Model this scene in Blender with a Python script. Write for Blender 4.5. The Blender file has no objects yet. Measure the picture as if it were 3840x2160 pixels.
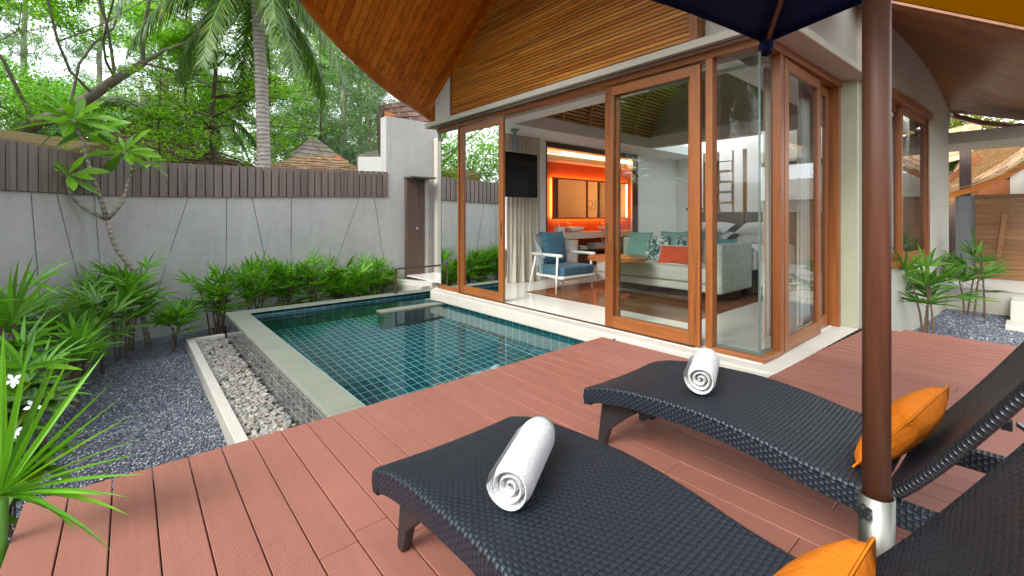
import bpy, math, random
import numpy as np
from mathutils import Vector, Matrix
PI = math.pi
sc = bpy.context.scene
COL = sc.collection
R = random.Random(7)

# ------------------------------------------------------------------ helpers: meshes
class MB:
    """collects geometry; build() links it as ONE mesh object"""
    def __init__(s):
        s.v = []; s.f = []; s.m = []; s.uv = None; s.smooth = False
    def add(s, vs, fs, m=0):
        o = len(s.v); s.v += [tuple(p) for p in vs]
        for f in fs: s.f.append(tuple(i + o for i in f)); s.m.append(m)
    def box(s, x0, x1, y0, y1, z0, z1, m=0):
        if x0 > x1: x0, x1 = x1, x0
        if y0 > y1: y0, y1 = y1, y0
        if z0 > z1: z0, z1 = z1, z0
        s.add([(x0,y0,z0),(x1,y0,z0),(x1,y1,z0),(x0,y1,z0),(x0,y0,z1),(x1,y0,z1),(x1,y1,z1),(x0,y1,z1)],
              [(0,3,2,1),(4,5,6,7),(0,1,5,4),(1,2,6,5),(2,3,7,6),(3,0,4,7)], m)
    def obox(s, c, ax, ay, az, m=0):
        """box from centre and three half-axis vectors"""
        c = Vector(c); ax = Vector(ax); ay = Vector(ay); az = Vector(az)
        if ax.cross(ay).dot(az) < 0: ax = -ax
        P = [c-ax-ay-az, c+ax-ay-az, c+ax+ay-az, c-ax+ay-az, c-ax-ay+az, c+ax-ay+az, c+ax+ay+az, c-ax+ay+az]
        s.add(P, [(0,3,2,1),(4,5,6,7),(0,1,5,4),(1,2,6,5),(2,3,7,6),(3,0,4,7)], m)
    def beam(s, a, b, w, h, up=(0,0,1), m=0):
        a = Vector(a); b = Vector(b); d = b-a; L = d.length; d.normalize()
        sd = d.cross(Vector(up)); sd.normalize(); u = sd.cross(d)
        s.obox((a+b)/2, d*L/2, sd*w/2, u*h/2, m)
    def prism(s, poly, z0, z1, m=0):
        A = sum(poly[i][0]*poly[(i+1)%len(poly)][1]-poly[(i+1)%len(poly)][0]*poly[i][1] for i in range(len(poly)))
        if A < 0: poly = poly[::-1]
        n = len(poly)
        s.add([(x,y,z0) for x,y in poly]+[(x,y,z1) for x,y in poly],
              [tuple(range(n-1,-1,-1)), tuple(range(n,2*n))]+[(i,(i+1)%n,n+(i+1)%n,n+i) for i in range(n)], m)
    def slab(s, pts, off, m=0):
        """polygon pts (3D) thickened by vector off"""
        n = len(pts); off = Vector(off); P = [Vector(p) for p in pts]
        s.add(P+[p+off for p in P], [tuple(range(n-1,-1,-1)), tuple(range(n,2*n))]+[(i,(i+1)%n,n+(i+1)%n,n+i) for i in range(n)], m)
    def tube(s, pts, rad, n=8, m=0, cap=True):
        pts = [Vector(p) for p in pts]
        if not hasattr(rad, '__len__'): rad = [rad]*len(pts)
        o = len(s.v); k = len(pts); ref = None
        for i, p in enumerate(pts):
            d = (pts[min(i+1,k-1)]-pts[max(i-1,0)]).normalized()
            if ref is None: ref = Vector((0,0,1)) if abs(d.z) < .9 else Vector((1,0,0))
            a = d.cross(ref)
            if a.length < 1e-5: a = d.cross(Vector((0,1,0)))
            a.normalize(); b = d.cross(a); ref = -d.cross(a).cross(d) if False else ref
            for j in range(n):
                t = 2*PI*j/n; s.v.append(tuple(p+(a*math.cos(t)+b*math.sin(t))*rad[i]))
        for i in range(k-1):
            for j in range(n):
                s.f.append((o+i*n+j, o+(i+1)*n+j, o+(i+1)*n+(j+1)%n, o+i*n+(j+1)%n)); s.m.append(m)
        if cap:
            s.f.append(tuple(o+j for j in range(n))); s.m.append(m)
            s.f.append(tuple(o+(k-1)*n+j for j in range(n-1,-1,-1))); s.m.append(m)
    def lathe(s, prof, c=(0,0,0), n=24, m=0, sx=1, sy=1):
        o = len(s.v)
        for r, z in prof:
            for j in range(n):
                t = 2*PI*j/n; s.v.append((c[0]+r*math.cos(t)*sx, c[1]+r*math.sin(t)*sy, c[2]+z))
        k = len(prof)
        for i in range(k-1):
            for j in range(n): s.f.append((o+i*n+j,o+i*n+(j+1)%n,o+(i+1)*n+(j+1)%n,o+(i+1)*n+j)); s.m.append(m)
        if prof[0][0] > 1e-4: s.f.append(tuple(o+j for j in range(n-1,-1,-1))); s.m.append(m)
        if prof[-1][0] > 1e-4: s.f.append(tuple(o+(k-1)*n+j for j in range(n))); s.m.append(m)
    def grid(s, P, m=0, flip=False):
        """P[i][j] points"""
        o = len(s.v); a = len(P); b = len(P[0])
        for row in P: s.v += [tuple(p) for p in row]
        for i in range(a-1):
            for j in range(b-1):
                q = (o+i*b+j, o+(i+1)*b+j, o+(i+1)*b+j+1, o+i*b+j+1)
                s.f.append(q[::-1] if flip else q); s.m.append(m)
    def leaf(s, base, d, up, L, W, droop=0.0, n=4, fold=.25, shape='lance', m=0):
        """a blade: rows of left / midrib / right points, bending down along its length"""
        d = Vector(d).normalized(); up = Vector(up)
        sd = d.cross(up)
        if sd.length < 1e-4: sd = d.cross(Vector((1,0,0)))
        sd.normalize(); nu = sd.cross(d)
        o = len(s.v); p = Vector(base); step = L/n
        for i in range(n+1):
            t = i/n
            if shape == 'lance': w = W*(min(1, .25+3.2*t) if t < .3 else (1-((t-.3)/.7)**1.8)+.04)
            elif shape == 'obov': w = W*max(.06, math.sin(PI*min(1, t**1.35*.93+.03)))
            else: w = W*max(.05, math.sin(PI*(.08+.9*t)))
            h = nu*w*fold
            s.v += [tuple(p-sd*w*.5+h), tuple(p), tuple(p+sd*w*.5+h)]
            if i < n:
                dd = (d-Vector((0,0,1))*droop*(t+.5/n)*1.6).normalized()
                p = p+dd*step; nu = sd.cross(dd)
        for i in range(n):
            a = o+i*3
            s.f += [(a,a+1,a+4,a+3),(a+1,a+2,a+5,a+4)]; s.m += [m,m]
    def build(s, name, mats, parent=None, world=True, smooth=None, bevel=0, label=None, seg=2, recalc=False):
        me = bpy.data.meshes.new(name)
        v = s.v
        if parent is not None and world:
            L = root_loc(parent); v = [(a-L[0], b-L[1], c-L[2]) for a,b,c in v]
        me.from_pydata(v, [], s.f)
        mats = mats if isinstance(mats, (list,tuple)) else [mats]
        for q in mats: me.materials.append(q)
        if len(mats) > 1: me.polygons.foreach_set('material_index', s.m)
        sm = s.smooth if smooth is None else smooth
        if sm: me.polygons.foreach_set('use_smooth', [True]*len(me.polygons))
        if s.uv is not None:
            lay = me.uv_layers.new(name='UVMap')
            lay.data.foreach_set('uv', [c for f in s.f for i in f for c in s.uv[i]])
        me.update()
        o = bpy.data.objects.new(name, me); COL.objects.link(o)
        if parent is not None: o.parent = parent
        if label: o['label'] = label
        if bevel:
            b = o.modifiers.new('bevel','BEVEL'); b.width = bevel; b.segments = seg; b.limit_method = 'ANGLE'
        return o

def root_loc(o):
    L = Vector((0,0,0))
    while o is not None: L += o.location; o = o.parent
    return L

def np_obj(name, V, F, mat, parent=None, smooth=False, mi=None):
    """mesh from numpy arrays (F: n x 4 or n x 3)"""
    me = bpy.data.meshes.new(name)
    V = np.asarray(V, np.float32); F = np.asarray(F, np.int32)
    if parent is not None: V = V-np.array(root_loc(parent), np.float32)
    k = F.shape[1]
    me.vertices.add(len(V)); me.vertices.foreach_set('co', V.ravel())
    me.loops.add(F.size); me.loops.foreach_set('vertex_index', F.ravel())
    me.polygons.add(len(F)); me.polygons.foreach_set('loop_start', np.arange(0, F.size, k, dtype=np.int32))
    for q in (mat if isinstance(mat, (list,tuple)) else [mat]): me.materials.append(q)
    if mi is not None: me.polygons.foreach_set('material_index', np.asarray(mi, np.int32))
    me.update(calc_edges=True)
    if smooth: me.polygons.foreach_set('use_smooth', np.ones(len(F), bool))
    o = bpy.data.objects.new(name, me); COL.objects.link(o)
    if parent is not None: o.parent = parent
    return o

def tag(o, label, cat, group=None):
    o['label'] = label; o['category'] = cat
    if group: o['group'] = group
    return o
def thing(name, label, cat, loc=(0,0,0), group=None):
    o = bpy.data.objects.new(name, None); COL.objects.link(o); o.location = loc; o.empty_display_size = .2
    return tag(o, label, cat, group)
def kind(o, k='structure'):
    o['kind'] = k; return o
def copy_tree(o, parent=None):
    c = o.copy(); COL.objects.link(c)
    if parent is not None: c.parent = parent
    for ch in list(o.children): copy_tree(ch, c)
    return c

# ------------------------------------------------------------------ helpers: materials
class NT:
    def __init__(s, name):
        s.mat = bpy.data.materials.new(name); s.mat.use_nodes = True
        s.t = s.mat.node_tree; s.N = s.t.nodes; s.N.clear()
        s.out = s.N.new('ShaderNodeOutputMaterial')
    def n(s, typ, **kw):
        x = s.N.new(typ)
        for k, v in kw.items(): setattr(x, k, v)
        return x
    def l(s, a, b): s.t.links.new(a, b)
    def val(s, x, *args):
        for i, a in args: x.inputs[i].default_value = a
        return x
    def math(s, op, a, b=None, c=None):
        x = s.n('ShaderNodeMath', operation=op)
        for i, q in enumerate((a,b,c)):
            if q is None: continue
            if hasattr(q, 'links'): s.l(q, x.inputs[i])
            else: x.inputs[i].default_value = q
        return x.outputs[0]
    def coord(s, scale=(1,1,1), kind='Object', rot=(0,0,0)):
        c = s.n('ShaderNodeTexCoord'); m = s.n('ShaderNodeMapping')
        m.inputs['Scale'].default_value = scale; m.inputs['Rotation'].default_value = rot
        s.l(c.outputs[kind], m.inputs['Vector']); return m.outputs[0]
    def noise(s, vec, scale, detail=4, rough=.6, dist=0):
        x = s.n('ShaderNodeTexNoise'); x.inputs['Scale'].default_value = scale
        x.inputs['Detail'].default_value = detail; x.inputs['Roughness'].default_value = rough; x.inputs['Distortion'].default_value = dist
        if vec is not None: s.l(vec, x.inputs['Vector'])
        return x.outputs['Fac']
    def ramp(s, fac, stops):
        x = s.n('ShaderNodeValToRGB'); e = x.color_ramp.elements
        while len(e) < len(stops): e.new(.5)
        for i, (p, c) in enumerate(stops): e[i].position = p; e[i].color = (*c, 1)
        s.l(fac, x.inputs[0]); return x.outputs[0]
    def mix(s, fac, a, b, blend='MIX'):
        x = s.n('ShaderNodeMix', data_type='RGBA', blend_type=blend)
        if hasattr(fac, 'links'): s.l(fac, x.inputs[0])
        else: x.inputs[0].default_value = fac
        for i, q in ((6,a),(7,b)):
            if hasattr(q, 'links'): s.l(q, x.inputs[i])
            else: x.inputs[i].default_value = (*q, 1)
        return x.outputs[2]
    def bump(s, h, strength=.3, dist=.01):
        x = s.n('ShaderNodeBump'); x.inputs['Strength'].default_value = strength; x.inputs['Distance'].default_value = dist
        s.l(h, x.inputs['Height']); return x.outputs[0]
    def pbr(s, col, rough=.6, metal=0, spec=.5, normal=None, **kw):
        b = s.n('ShaderNodeBsdfPrincipled')
        for i, q in (('Base Color',col),('Roughness',rough),('Metallic',metal)):
            if hasattr(q, 'links'): s.l(q, b.inputs[i])
            elif i == 'Base Color': b.inputs[i].default_value = (*q, 1)
            else: b.inputs[i].default_value = q
        b.inputs['Specular IOR Level'].default_value = spec
        for k, v in kw.items(): b.inputs[k].default_value = v
        if normal is not None: s.l(normal, b.inputs['Normal'])
        return b.outputs[0]
    def done(s, sh):
        s.l(sh, s.out.inputs[0]); return s.mat

def plain(name, col, rough=.6, metal=0, spec=.5, var=.12, vs=3.0, bs=0, bscale=60, bd=.003, stretch=(1,1,1), **kw):
    """colour with soft large and small variation and a fine bump"""
    t = NT(name); v = t.coord(stretch)
    n1 = t.noise(v, vs, 5, .65); n2 = t.noise(v, vs*9, 3, .6)
    f = t.math('ADD', t.math('MULTIPLY', n1, .7), t.math('MULTIPLY', n2, .3))
    lo = tuple(c*(1-var) for c in col); hi = tuple(min(1, c*(1+var)) for c in col)
    c = t.ramp(f, [(.3, lo), (.7, hi)])
    nb = t.bump(t.noise(v, bscale, 3, .6), bs, bd) if bs else None
    rg = t.math('ADD', t.math('MULTIPLY', n2, .16), rough-.08)
    return t.done(t.pbr(c, rg, metal, spec, nb, **kw))

def wood(name, cols, axis=0, rough=.4, grain=1.0, island=True, spec=.5, coat=0):
    """planks: grain runs along axis, each loose piece takes its own tone"""
    t = NT(name); st = [14, 14, 14]; st[axis] = .7
    v = t.coord(tuple(st))
    geo = t.n('ShaderNodeNewGeometry'); rnd = geo.outputs['Random Per Island']
    off = t.n('ShaderNodeCombineXYZ'); t.l(t.math('MULTIPLY', rnd, 37.0), off.inputs[0]); t.l(t.math('MULTIPLY', rnd, 91.0), off.inputs[1]); t.l(t.math('MULTIPLY', rnd, 53.0), off.inputs[2])
    ad = t.n('ShaderNodeVectorMath', operation='ADD'); t.l(v, ad.inputs[0]); t.l(off.outputs[0], ad.inputs[1])
    g = t.noise(ad.outputs[0], 1.0*grain, 6, .65, .6)
    fine = t.noise(ad.outputs[0], 5*grain, 3, .6)
    k = len(cols)
    base = t.ramp(rnd, [(i/(k-1), c) for i, c in enumerate(cols)]) if island else t.ramp(g, [(.25+.5*i/(k-1), c) for i, c in enumerate(cols)])
    dark = t.ramp(g, [(.30, (.42,.38,.36)), (.52, (1,1,1)), (.75, (1.0,.98,.95))])
    c = t.mix(.85, base, dark, 'MULTIPLY')
    c = t.mix(.35, c, t.ramp(fine, [(.3,(.55,.5,.48)),(.6,(1,1,1))]), 'MULTIPLY')
    nb = t.bump(fine, .15, .002)
    rg = t.math('ADD', t.math('MULTIPLY', g, .2), rough-.1)
    return t.done(t.pbr(c, rg, 0, spec, nb, **({'Coat Weight': coat, 'Coat Roughness': .25} if coat else {})))

def leafmat(name, cols, rough=.45, trans=.4, spec=.3, tcol=None):
    t = NT(name); geo = t.n('ShaderNodeNewGeometry'); k = len(cols)
    c = t.ramp(geo.outputs['Random Per Island'], [(i/(k-1), q) for i, q in enumerate(cols)])
    n = t.noise(t.coord(), 6, 2)
    c = t.mix(.5, c, t.ramp(n, [(.3,(.72,.72,.7)),(.7,(1.15,1.12,1.0))]), 'MULTIPLY')
    b = t.pbr(c, rough, 0, spec)
    tr = t.n('ShaderNodeBsdfTranslucent')
    tc = t.mix(1, c, tcol or (1.5,1.55,.7), 'MULTIPLY'); t.l(tc, tr.inputs[0])
    mx = t.n('ShaderNodeMixShader'); mx.inputs[0].default_value = trans
    t.l(b, mx.inputs[1]); t.l(tr.outputs[0], mx.inputs[2])
    return t.done(mx.outputs[0])

def glassmat(name, tint=(.93,.97,.95), ior=1.5, bump=0):
    t = NT(name)
    fr = t.n('ShaderNodeFresnel'); fr.inputs['IOR'].default_value = ior
    tr = t.n('ShaderNodeBsdfTransparent'); tr.inputs[0].default_value = (*tint, 1)
    gl = t.n('ShaderNodeBsdfGlossy'); gl.inputs['Roughness'].default_value = 0.0; gl.inputs[0].default_value = (1,1,1,1)
    mx = t.n('ShaderNodeMixShader'); t.l(fr.outputs[0], mx.inputs[0]); t.l(tr.outputs[0], mx.inputs[1]); t.l(gl.outputs[0], mx.inputs[2])
    return t.done(mx.outputs[0])

def emit(name, col, s):
    t = NT(name); e = t.n('ShaderNodeEmission'); e.inputs[0].default_value = (*col, 1); e.inputs[1].default_value = s
    return t.done(e.outputs[0])

def tilemat(name, axes, size, col, grout, gw=.006, rough=.15, var=.35, org=(0,0)):
    """glazed rectangular tiles in the plane of two object axes"""
    t = NT(name); c = t.n('ShaderNodeTexCoord'); sx = t.n('ShaderNodeSeparateXYZ'); t.l(c.outputs['Object'], sx.inputs[0])
    u = t.math('DIVIDE', t.math('ADD', sx.outputs[axes[0]], 50+org[0]), size[0]); v = t.math('DIVIDE', t.math('ADD', sx.outputs[axes[1]], 50+org[1]), size[1])
    def edge(q, s):
        f = t.math('FRACT', q); d = t.math('MINIMUM', f, t.math('SUBTRACT', 1.0, f)); return t.math('MULTIPLY', d, s)
    e = t.math('MINIMUM', edge(u, size[0]), edge(v, size[1]))
    mask = t.math('LESS_THAN', e, gw/2)
    cb = t.n('ShaderNodeCombineXYZ'); t.l(t.math('FLOOR', u), cb.inputs[0]); t.l(t.math('FLOOR', v), cb.inputs[1])
    w = t.n('ShaderNodeTexWhiteNoise', noise_dimensions='3D'); t.l(cb.outputs[0], w.inputs[0])
    tc = t.ramp(w.outputs[0], [(0, tuple(q*(1-var) for q in col)), (1, tuple(q*(1+var) for q in col))])
    cc = t.mix(mask, tc, grout)
    return t.done(t.pbr(cc, rough, 0, .5))
# ------------------------------------------------------------------ materials
M = {}
def _plaster():
    t = NT('plaster_grey'); v = t.coord()
    n1 = t.noise(v, 1.1, 5, .65); st = t.noise(t.coord((5,5,.35)), 1.2, 5, .7, .3); sp = t.noise(v, 9, 4, .7)
    c = t.ramp(n1, [(.3,(.375,.375,.362)),(.7,(.435,.433,.418))])
    c = t.mix(.22, c, t.ramp(st, [(.32,(.72,.73,.72)),(.55,(1,1,1)),(.75,(1.06,1.06,1.06))]), 'MULTIPLY')
    c = t.mix(.35, c, t.ramp(sp, [(.3,(.8,.8,.8)),(.6,(1.05,1.05,1.05))]), 'MULTIPLY')
    h = t.math('ADD', t.noise(v, 75, 4, .65), t.math('MULTIPLY', t.noise(v, 22, 2), .5))
    return t.done(t.pbr(c, .9, 0, .15, t.bump(h, .7, .014)))
M['plaster_grey'] = _plaster()
M['plaster_beige'] = plain('plaster_beige', (.44,.415,.36), .85, var=.06, vs=1.0, bs=.4, bscale=90, bd=.006, spec=.2)
M['plaster_white'] = plain('plaster_white', (.56,.55,.52), .8, var=.05, vs=1.5, bs=.15, bscale=80, spec=.25)
M['room_white'] = plain('room_white', (.80,.79,.77), .75, var=.03, spec=.25)
M['stone_white'] = plain('stone_white', (.50,.475,.42), .55, var=.09, vs=2.5, bs=.12, bscale=40, spec=.4)
M['render_green'] = plain('render_green', (.30,.31,.22), .85, var=.08, bs=.3, bscale=80, spec=.2)
M['coping'] = plain('coping', (.195,.206,.168), .42, var=.12, vs=2.2, bs=.1, bscale=30)
M['groove'] = plain('groove', (.05,.05,.05), .9, var=.1)
M['fence'] = wood('fence', [(.135,.108,.095),(.15,.118,.102),(.165,.13,.113),(.145,.115,.10)], axis=2, rough=.6, grain=.5)
M['teak'] = wood('teak', [(.245,.076,.017),(.285,.094,.022),(.21,.062,.014),(.305,.104,.026)], axis=2, rough=.38)
M['teak_x'] = wood('teak_x', [(.245,.076,.017),(.285,.094,.022),(.225,.067,.015)], axis=0, rough=.38)
M['teak_y'] = wood('teak_y', [(.245,.076,.017),(.285,.094,.022),(.225,.067,.015)], axis=1, rough=.38)
M['soffit'] = wood('soffit', [(.70,.18,.008),(.76,.22,.010),(.54,.125,.006),(.80,.25,.013),(.62,.15,.007),(.46,.105,.006),(.73,.20,.009)], axis=1, rough=.5, grain=.6, spec=.15)
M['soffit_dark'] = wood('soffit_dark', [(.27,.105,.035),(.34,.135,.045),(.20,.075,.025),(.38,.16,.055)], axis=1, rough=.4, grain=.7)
M['slats'] = wood('slats', [(.46,.15,.014),(.60,.235,.03),(.34,.105,.012),(.54,.19,.02),(.40,.175,.04),(.64,.27,.042),(.30,.11,.018)], axis=1, rough=.45, grain=.7)
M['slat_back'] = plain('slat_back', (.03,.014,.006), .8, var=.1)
M['fascia'] = wood('fascia', [(.56,.16,.012),(.60,.185,.016)], axis=1, rough=.35, grain=.5, coat=.2)
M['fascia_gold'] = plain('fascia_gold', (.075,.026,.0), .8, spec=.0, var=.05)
M['ceil_slat'] = wood('ceil_slat', [(.66,.38,.16),(.72,.43,.19),(.60,.34,.14),(.75,.47,.22)], axis=0, rough=.6, grain=.6, spec=.2)
M['parquet'] = wood('parquet', [(.16,.055,.02),(.26,.105,.04),(.13,.042,.016),(.32,.14,.055),(.20,.075,.028)], axis=1, rough=.18, grain=.7)
M['brown_board'] = wood('brown_board', [(.085,.05,.04),(.10,.06,.047)], axis=2, rough=.6)
M['gate'] = wood('gate', [(.20,.088,.028),(.24,.105,.034),(.17,.073,.023),(.26,.12,.04)], axis=1, rough=.5)
M['pole_wood'] = wood('pole_wood', [(.115,.040,.02),(.135,.048,.024)], axis=2, rough=.5, grain=.8, spec=.4)
M['shingle_tan'] = wood('shingle_tan', [(.46,.29,.16),(.54,.36,.21),(.40,.235,.125),(.60,.42,.26),(.36,.24,.15)], axis=2, rough=.85, grain=1.2, spec=.1)
M['shingle_dark'] = wood('shingle_dark', [(.15,.085,.062),(.19,.11,.085),(.11,.065,.05),(.23,.15,.12)], axis=2, rough=.85, grain=1.2, spec=.1)
M['shingle_grey'] = wood('shingle_grey', [(.30,.25,.21),(.36,.30,.25),(.25,.20,.165),(.42,.36,.31)], axis=2, rough=.9, grain=1.2, spec=.1)
M['glass'] = glassmat('glass')
M['glass_edge'] = plain('glass_edge', (.09,.15,.135), .1, var=.05)
M['steel'] = plain('steel', (.24,.235,.21), .42, metal=1, var=.08)
M['chrome'] = plain('chrome', (.8,.8,.8), .12, metal=1, var=.02)
M['bronze'] = plain('bronze', (.13,.085,.055), .45, metal=.6, var=.1)
M['black_plastic'] = plain('black_plastic', (.015,.015,.017), .4, var=.1)
M['black_metal'] = plain('black_metal', (.02,.024,.028), .32, metal=.3, var=.1)
M['screen'] = plain('screen', (.006,.006,.007), .08, var=.05)
M['navy'] = plain('navy', (.010,.017,.075), .85, var=.12, vs=5, bs=.25, bscale=350, bd=.001, spec=.15)
M['towel'] = plain('towel', (.66,.66,.665), .95, var=.03, bs=1.0, bscale=170, bd=.012, spec=.05, **{'Sheen Weight':.3})
M['orange'] = plain('orange', (.60,.165,.012), .85, var=.07, vs=5, bs=.45, bscale=9, bd=.03, spec=.1)
M['stem_brown'] = plain('stem_brown', (.11,.07,.045), .9, var=.4, vs=20, bs=.8, bscale=60, bd=.01)
M['bark_grey'] = plain('bark_grey', (.26,.225,.19), .9, var=.4, vs=6, bs=.8, bscale=30, bd=.02, stretch=(1,1,.35), spec=.1)
M['bark_dark'] = plain('bark_dark', (.10,.075,.055), .9, var=.45, vs=5, bs=.8, bscale=30, bd=.02, stretch=(1,1,.35), spec=.1)
M['bark_pale'] = plain('bark_pale', (.42,.38,.33), .9, var=.35, vs=4, bs=.6, bscale=25, bd=.02, spec=.1)
M['soil'] = plain('soil', (.05,.04,.033), .95, var=.4, vs=8, bs=.8, bscale=50, bd=.02, spec=.1)
def _ringbark(name, a, b, freq):
    t = NT(name); v = t.coord(); sx = t.n('ShaderNodeSeparateXYZ'); t.l(v, sx.inputs[0])
    w = t.math('SINE', t.math('ADD', t.math('MULTIPLY', sx.outputs[2], freq), t.math('MULTIPLY', t.noise(v, 3, 3), 9)))
    f = t.math('ADD', t.math('MULTIPLY', w, .25), t.noise(v, 7, 5, .7))
    c = t.ramp(f, [(.2, a), (.8, b)])
    return t.done(t.pbr(c, .9, 0, .1, t.bump(f, .8, .02)))
M['palm_bark'] = _ringbark('palm_bark', (.24,.21,.185), (.44,.40,.355), 62)
M['frangi_bark'] = _ringbark('frangi_bark', (.21,.175,.14), (.34,.30,.25), 90)
M['palm_leaf'] = leafmat('palm_leaf', [(0.0643, 0.1927, 0.0109),(0.103, 0.2956, 0.0144),(0.1415, 0.3854, 0.0182),(0.0463, 0.1541, 0.0127),(0.2189, 0.4883, 0.0226)], .35, .3, .5)
M['palm_leaf_deep'] = leafmat('palm_leaf_deep', [(0.0442, 0.1262, 0.0151),(0.0662, 0.1836, 0.018),(0.0994, 0.2525, 0.022),(0.1325, 0.2983, 0.03)], .35, .25, .5)
M['leaf_yellow'] = leafmat('leaf_yellow', [(.22,.24,.015),(.16,.24,.018),(.28,.25,.03)], .45, .35)
M['frangi_leaf'] = leafmat('frangi_leaf', [(0.1158, 0.2762, 0.0118),(0.1738, 0.39, 0.0151),(0.0675, 0.1788, 0.0168),(0.2317, 0.4713, 0.0185)], .35, .38, .5)
M['bush_leaf'] = leafmat('bush_leaf', [(0.0432, 0.1296, 0.012),(0.072, 0.18, 0.0144),(0.0288, 0.0864, 0.0096),(0.1368, 0.2232, 0.0144)], .32, .35, .5)
M['coco_leaf'] = leafmat('coco_leaf', [(0.0251, 0.0689, 0.0127),(0.0439, 0.1147, 0.019),(0.0659, 0.1475, 0.0232),(0.1098, 0.1966, 0.0317),(0.1884, 0.2458, 0.0528)], .35, .3, .5)
M['tree_bright'] = leafmat('tree_bright', [(0.1204, 0.3091, 0.0163),(0.2007, 0.4521, 0.0219),(0.2942, 0.5947, 0.0273),(0.0802, 0.2021, 0.0163),(0.4547, 0.7374, 0.0411)], .5, .45)
M['tree_mid'] = leafmat('tree_mid', [(0.0748, 0.2205, 0.0322),(0.1248, 0.3242, 0.0427),(0.1871, 0.4279, 0.0535),(0.055, 0.1556, 0.0286)], .5, .4)
M['tree_olive'] = leafmat('tree_olive', [(0.1404, 0.1781, 0.029),(0.216, 0.2375, 0.0396),(0.0972, 0.1425, 0.0264),(0.2808, 0.2731, 0.0528)], .5, .42)
M['tree_dark'] = leafmat('tree_dark', [(0.039, 0.0975, 0.0304),(0.0585, 0.1463, 0.0423),(0.0878, 0.195, 0.0575)], .5, .35)
M['needle'] = leafmat('needle', [(0.1328, 0.2275, 0.14),(0.1898, 0.3064, 0.183),(0.2466, 0.3755, 0.2368),(0.0948, 0.1779, 0.1076)], .6, .4)  # grey green leaf, made paler to stand in for distance haze
M['petal'] = plain('petal', (.85,.85,.82), .6, var=.03)
M['dead_leaf'] = plain('dead_leaf', (.32,.22,.10), .8, var=.2)
M['thatch'] = plain('thatch', (.30,.20,.11), .9, var=.35, vs=14, bs=.7, bscale=40, bd=.02, stretch=(.3,.3,2), spec=.1)

# gravel: fine blue-black chips
def _gravel():
    t = NT('gravel'); v = t.coord()
    vo = t.n('ShaderNodeTexVoronoi', feature='F1'); vo.inputs['Scale'].default_value = 75; t.l(v, vo.inputs['Vector'])
    cc = t.n('ShaderNodeSeparateColor'); t.l(vo.outputs['Color'], cc.inputs[0])
    c = t.ramp(cc.outputs[0], [(0,(.035,.041,.06)),(.5,(.115,.128,.175)),(.8,(.23,.25,.31)),(.94,(.42,.44,.48)),(1,(.65,.65,.65))])
    big = t.noise(v, 1.3, 4, .6)
    c = t.mix(.6, c, t.ramp(big, [(.3,(.55,.55,.56)),(.7,(1.25,1.25,1.25))]), 'MULTIPLY')
    h = t.math('SUBTRACT', 1.0, vo.outputs['Distance'])
    return t.done(t.pbr(c, .38, 0, .5, t.bump(h, 1.0, .02)))
M['gravel'] = _gravel()
def _pebble():
    t = NT('pebble'); geo = t.n('ShaderNodeNewGeometry')
    c = t.ramp(geo.outputs['Random Per Island'], [(0,(.20,.19,.175)),(.2,(.30,.285,.26)),(.4,(.17,.175,.18)),(.6,(.38,.35,.30)),(.75,(.26,.20,.15)),(.9,(.45,.42,.37)),(1,(.24,.23,.215))])
    n = t.noise(t.coord(), 40, 4)
    c = t.mix(.4, c, t.ramp(n, [(.3,(.6,.6,.6)),(.7,(1.2,1.2,1.2))]), 'MULTIPLY')
    return t.done(t.pbr(c, .55, 0, .35))
M['pebble'] = _pebble()
def _deck():
    t = NT('deck'); v = t.coord(); geo = t.n('ShaderNodeNewGeometry'); rnd = geo.outputs['Random Per Island']
    base = t.ramp(rnd, [(0,(.245,.095,.069)),(.35,(.258,.103,.075)),(.7,(.232,.088,.063)),(1,(.268,.109,.080))])
    st = t.noise(t.coord((30,1.2,1)), 1, 5, .65); big = t.noise(t.coord((2.5,.8,1)), 1, 4, .6)
    c = t.mix(.28, base, t.ramp(st, [(.3,(.70,.68,.67)),(.65,(1.12,1.12,1.12))]), 'MULTIPLY')
    c = t.mix(.4, c, t.ramp(big, [(.3,(.82,.80,.79)),(.7,(1.12,1.12,1.13))]), 'MULTIPLY')
    dirt = t.noise(t.coord(), 7, 6, .75); c = t.mix(.16, c, t.ramp(dirt, [(.36,(.62,.6,.58)),(.48,(1,1,1)),(.66,(1,1,1)),(.74,(1.2,1.2,1.2))]), 'MULTIPLY')
    sx = t.n('ShaderNodeSeparateXYZ'); t.l(v, sx.inputs[0])
    rd = t.math('SINE', t.math('MULTIPLY', sx.outputs[0], 2*PI/.0073))
    rg = t.math('ADD', t.math('MULTIPLY', big, .25), .40)
    return t.done(t.pbr(c, rg, 0, .4, t.bump(rd, .3, .001)))
M['deck'] = _deck()
def _floor():
    t = NT('floor_tile'); c = t.n('ShaderNodeTexCoord'); b = t.n('ShaderNodeTexBrick'); b.offset = .5
    mp = t.n('ShaderNodeMapping'); mp.inputs['Rotation'].default_value = (0,0,PI/2); t.l(c.outputs['Object'], mp.inputs[0]); t.l(mp.outputs[0], b.inputs['Vector'])
    for k, q in (('Scale',1.0),('Mortar Size',.002),('Brick Width',1.2),('Row Height',.6),('Bias',0)): b.inputs[k].default_value = q
    b.inputs['Color1'].default_value = (.80,.79,.74,1); b.inputs['Color2'].default_value = (.77,.76,.71,1); b.inputs['Mortar'].default_value = (.52,.51,.47,1)
    n = t.noise(t.coord(), 2.2, 4); cc = t.mix(.4, b.outputs[0], t.ramp(n, [(.3,(.9,.9,.9)),(.7,(1.04,1.04,1.04))]), 'MULTIPLY')
    return t.done(t.pbr(cc, .12, 0, .5))
M['floor_tile'] = _floor()
TC = (.002,.085,.115); GR = (.24,.58,.58)
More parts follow.
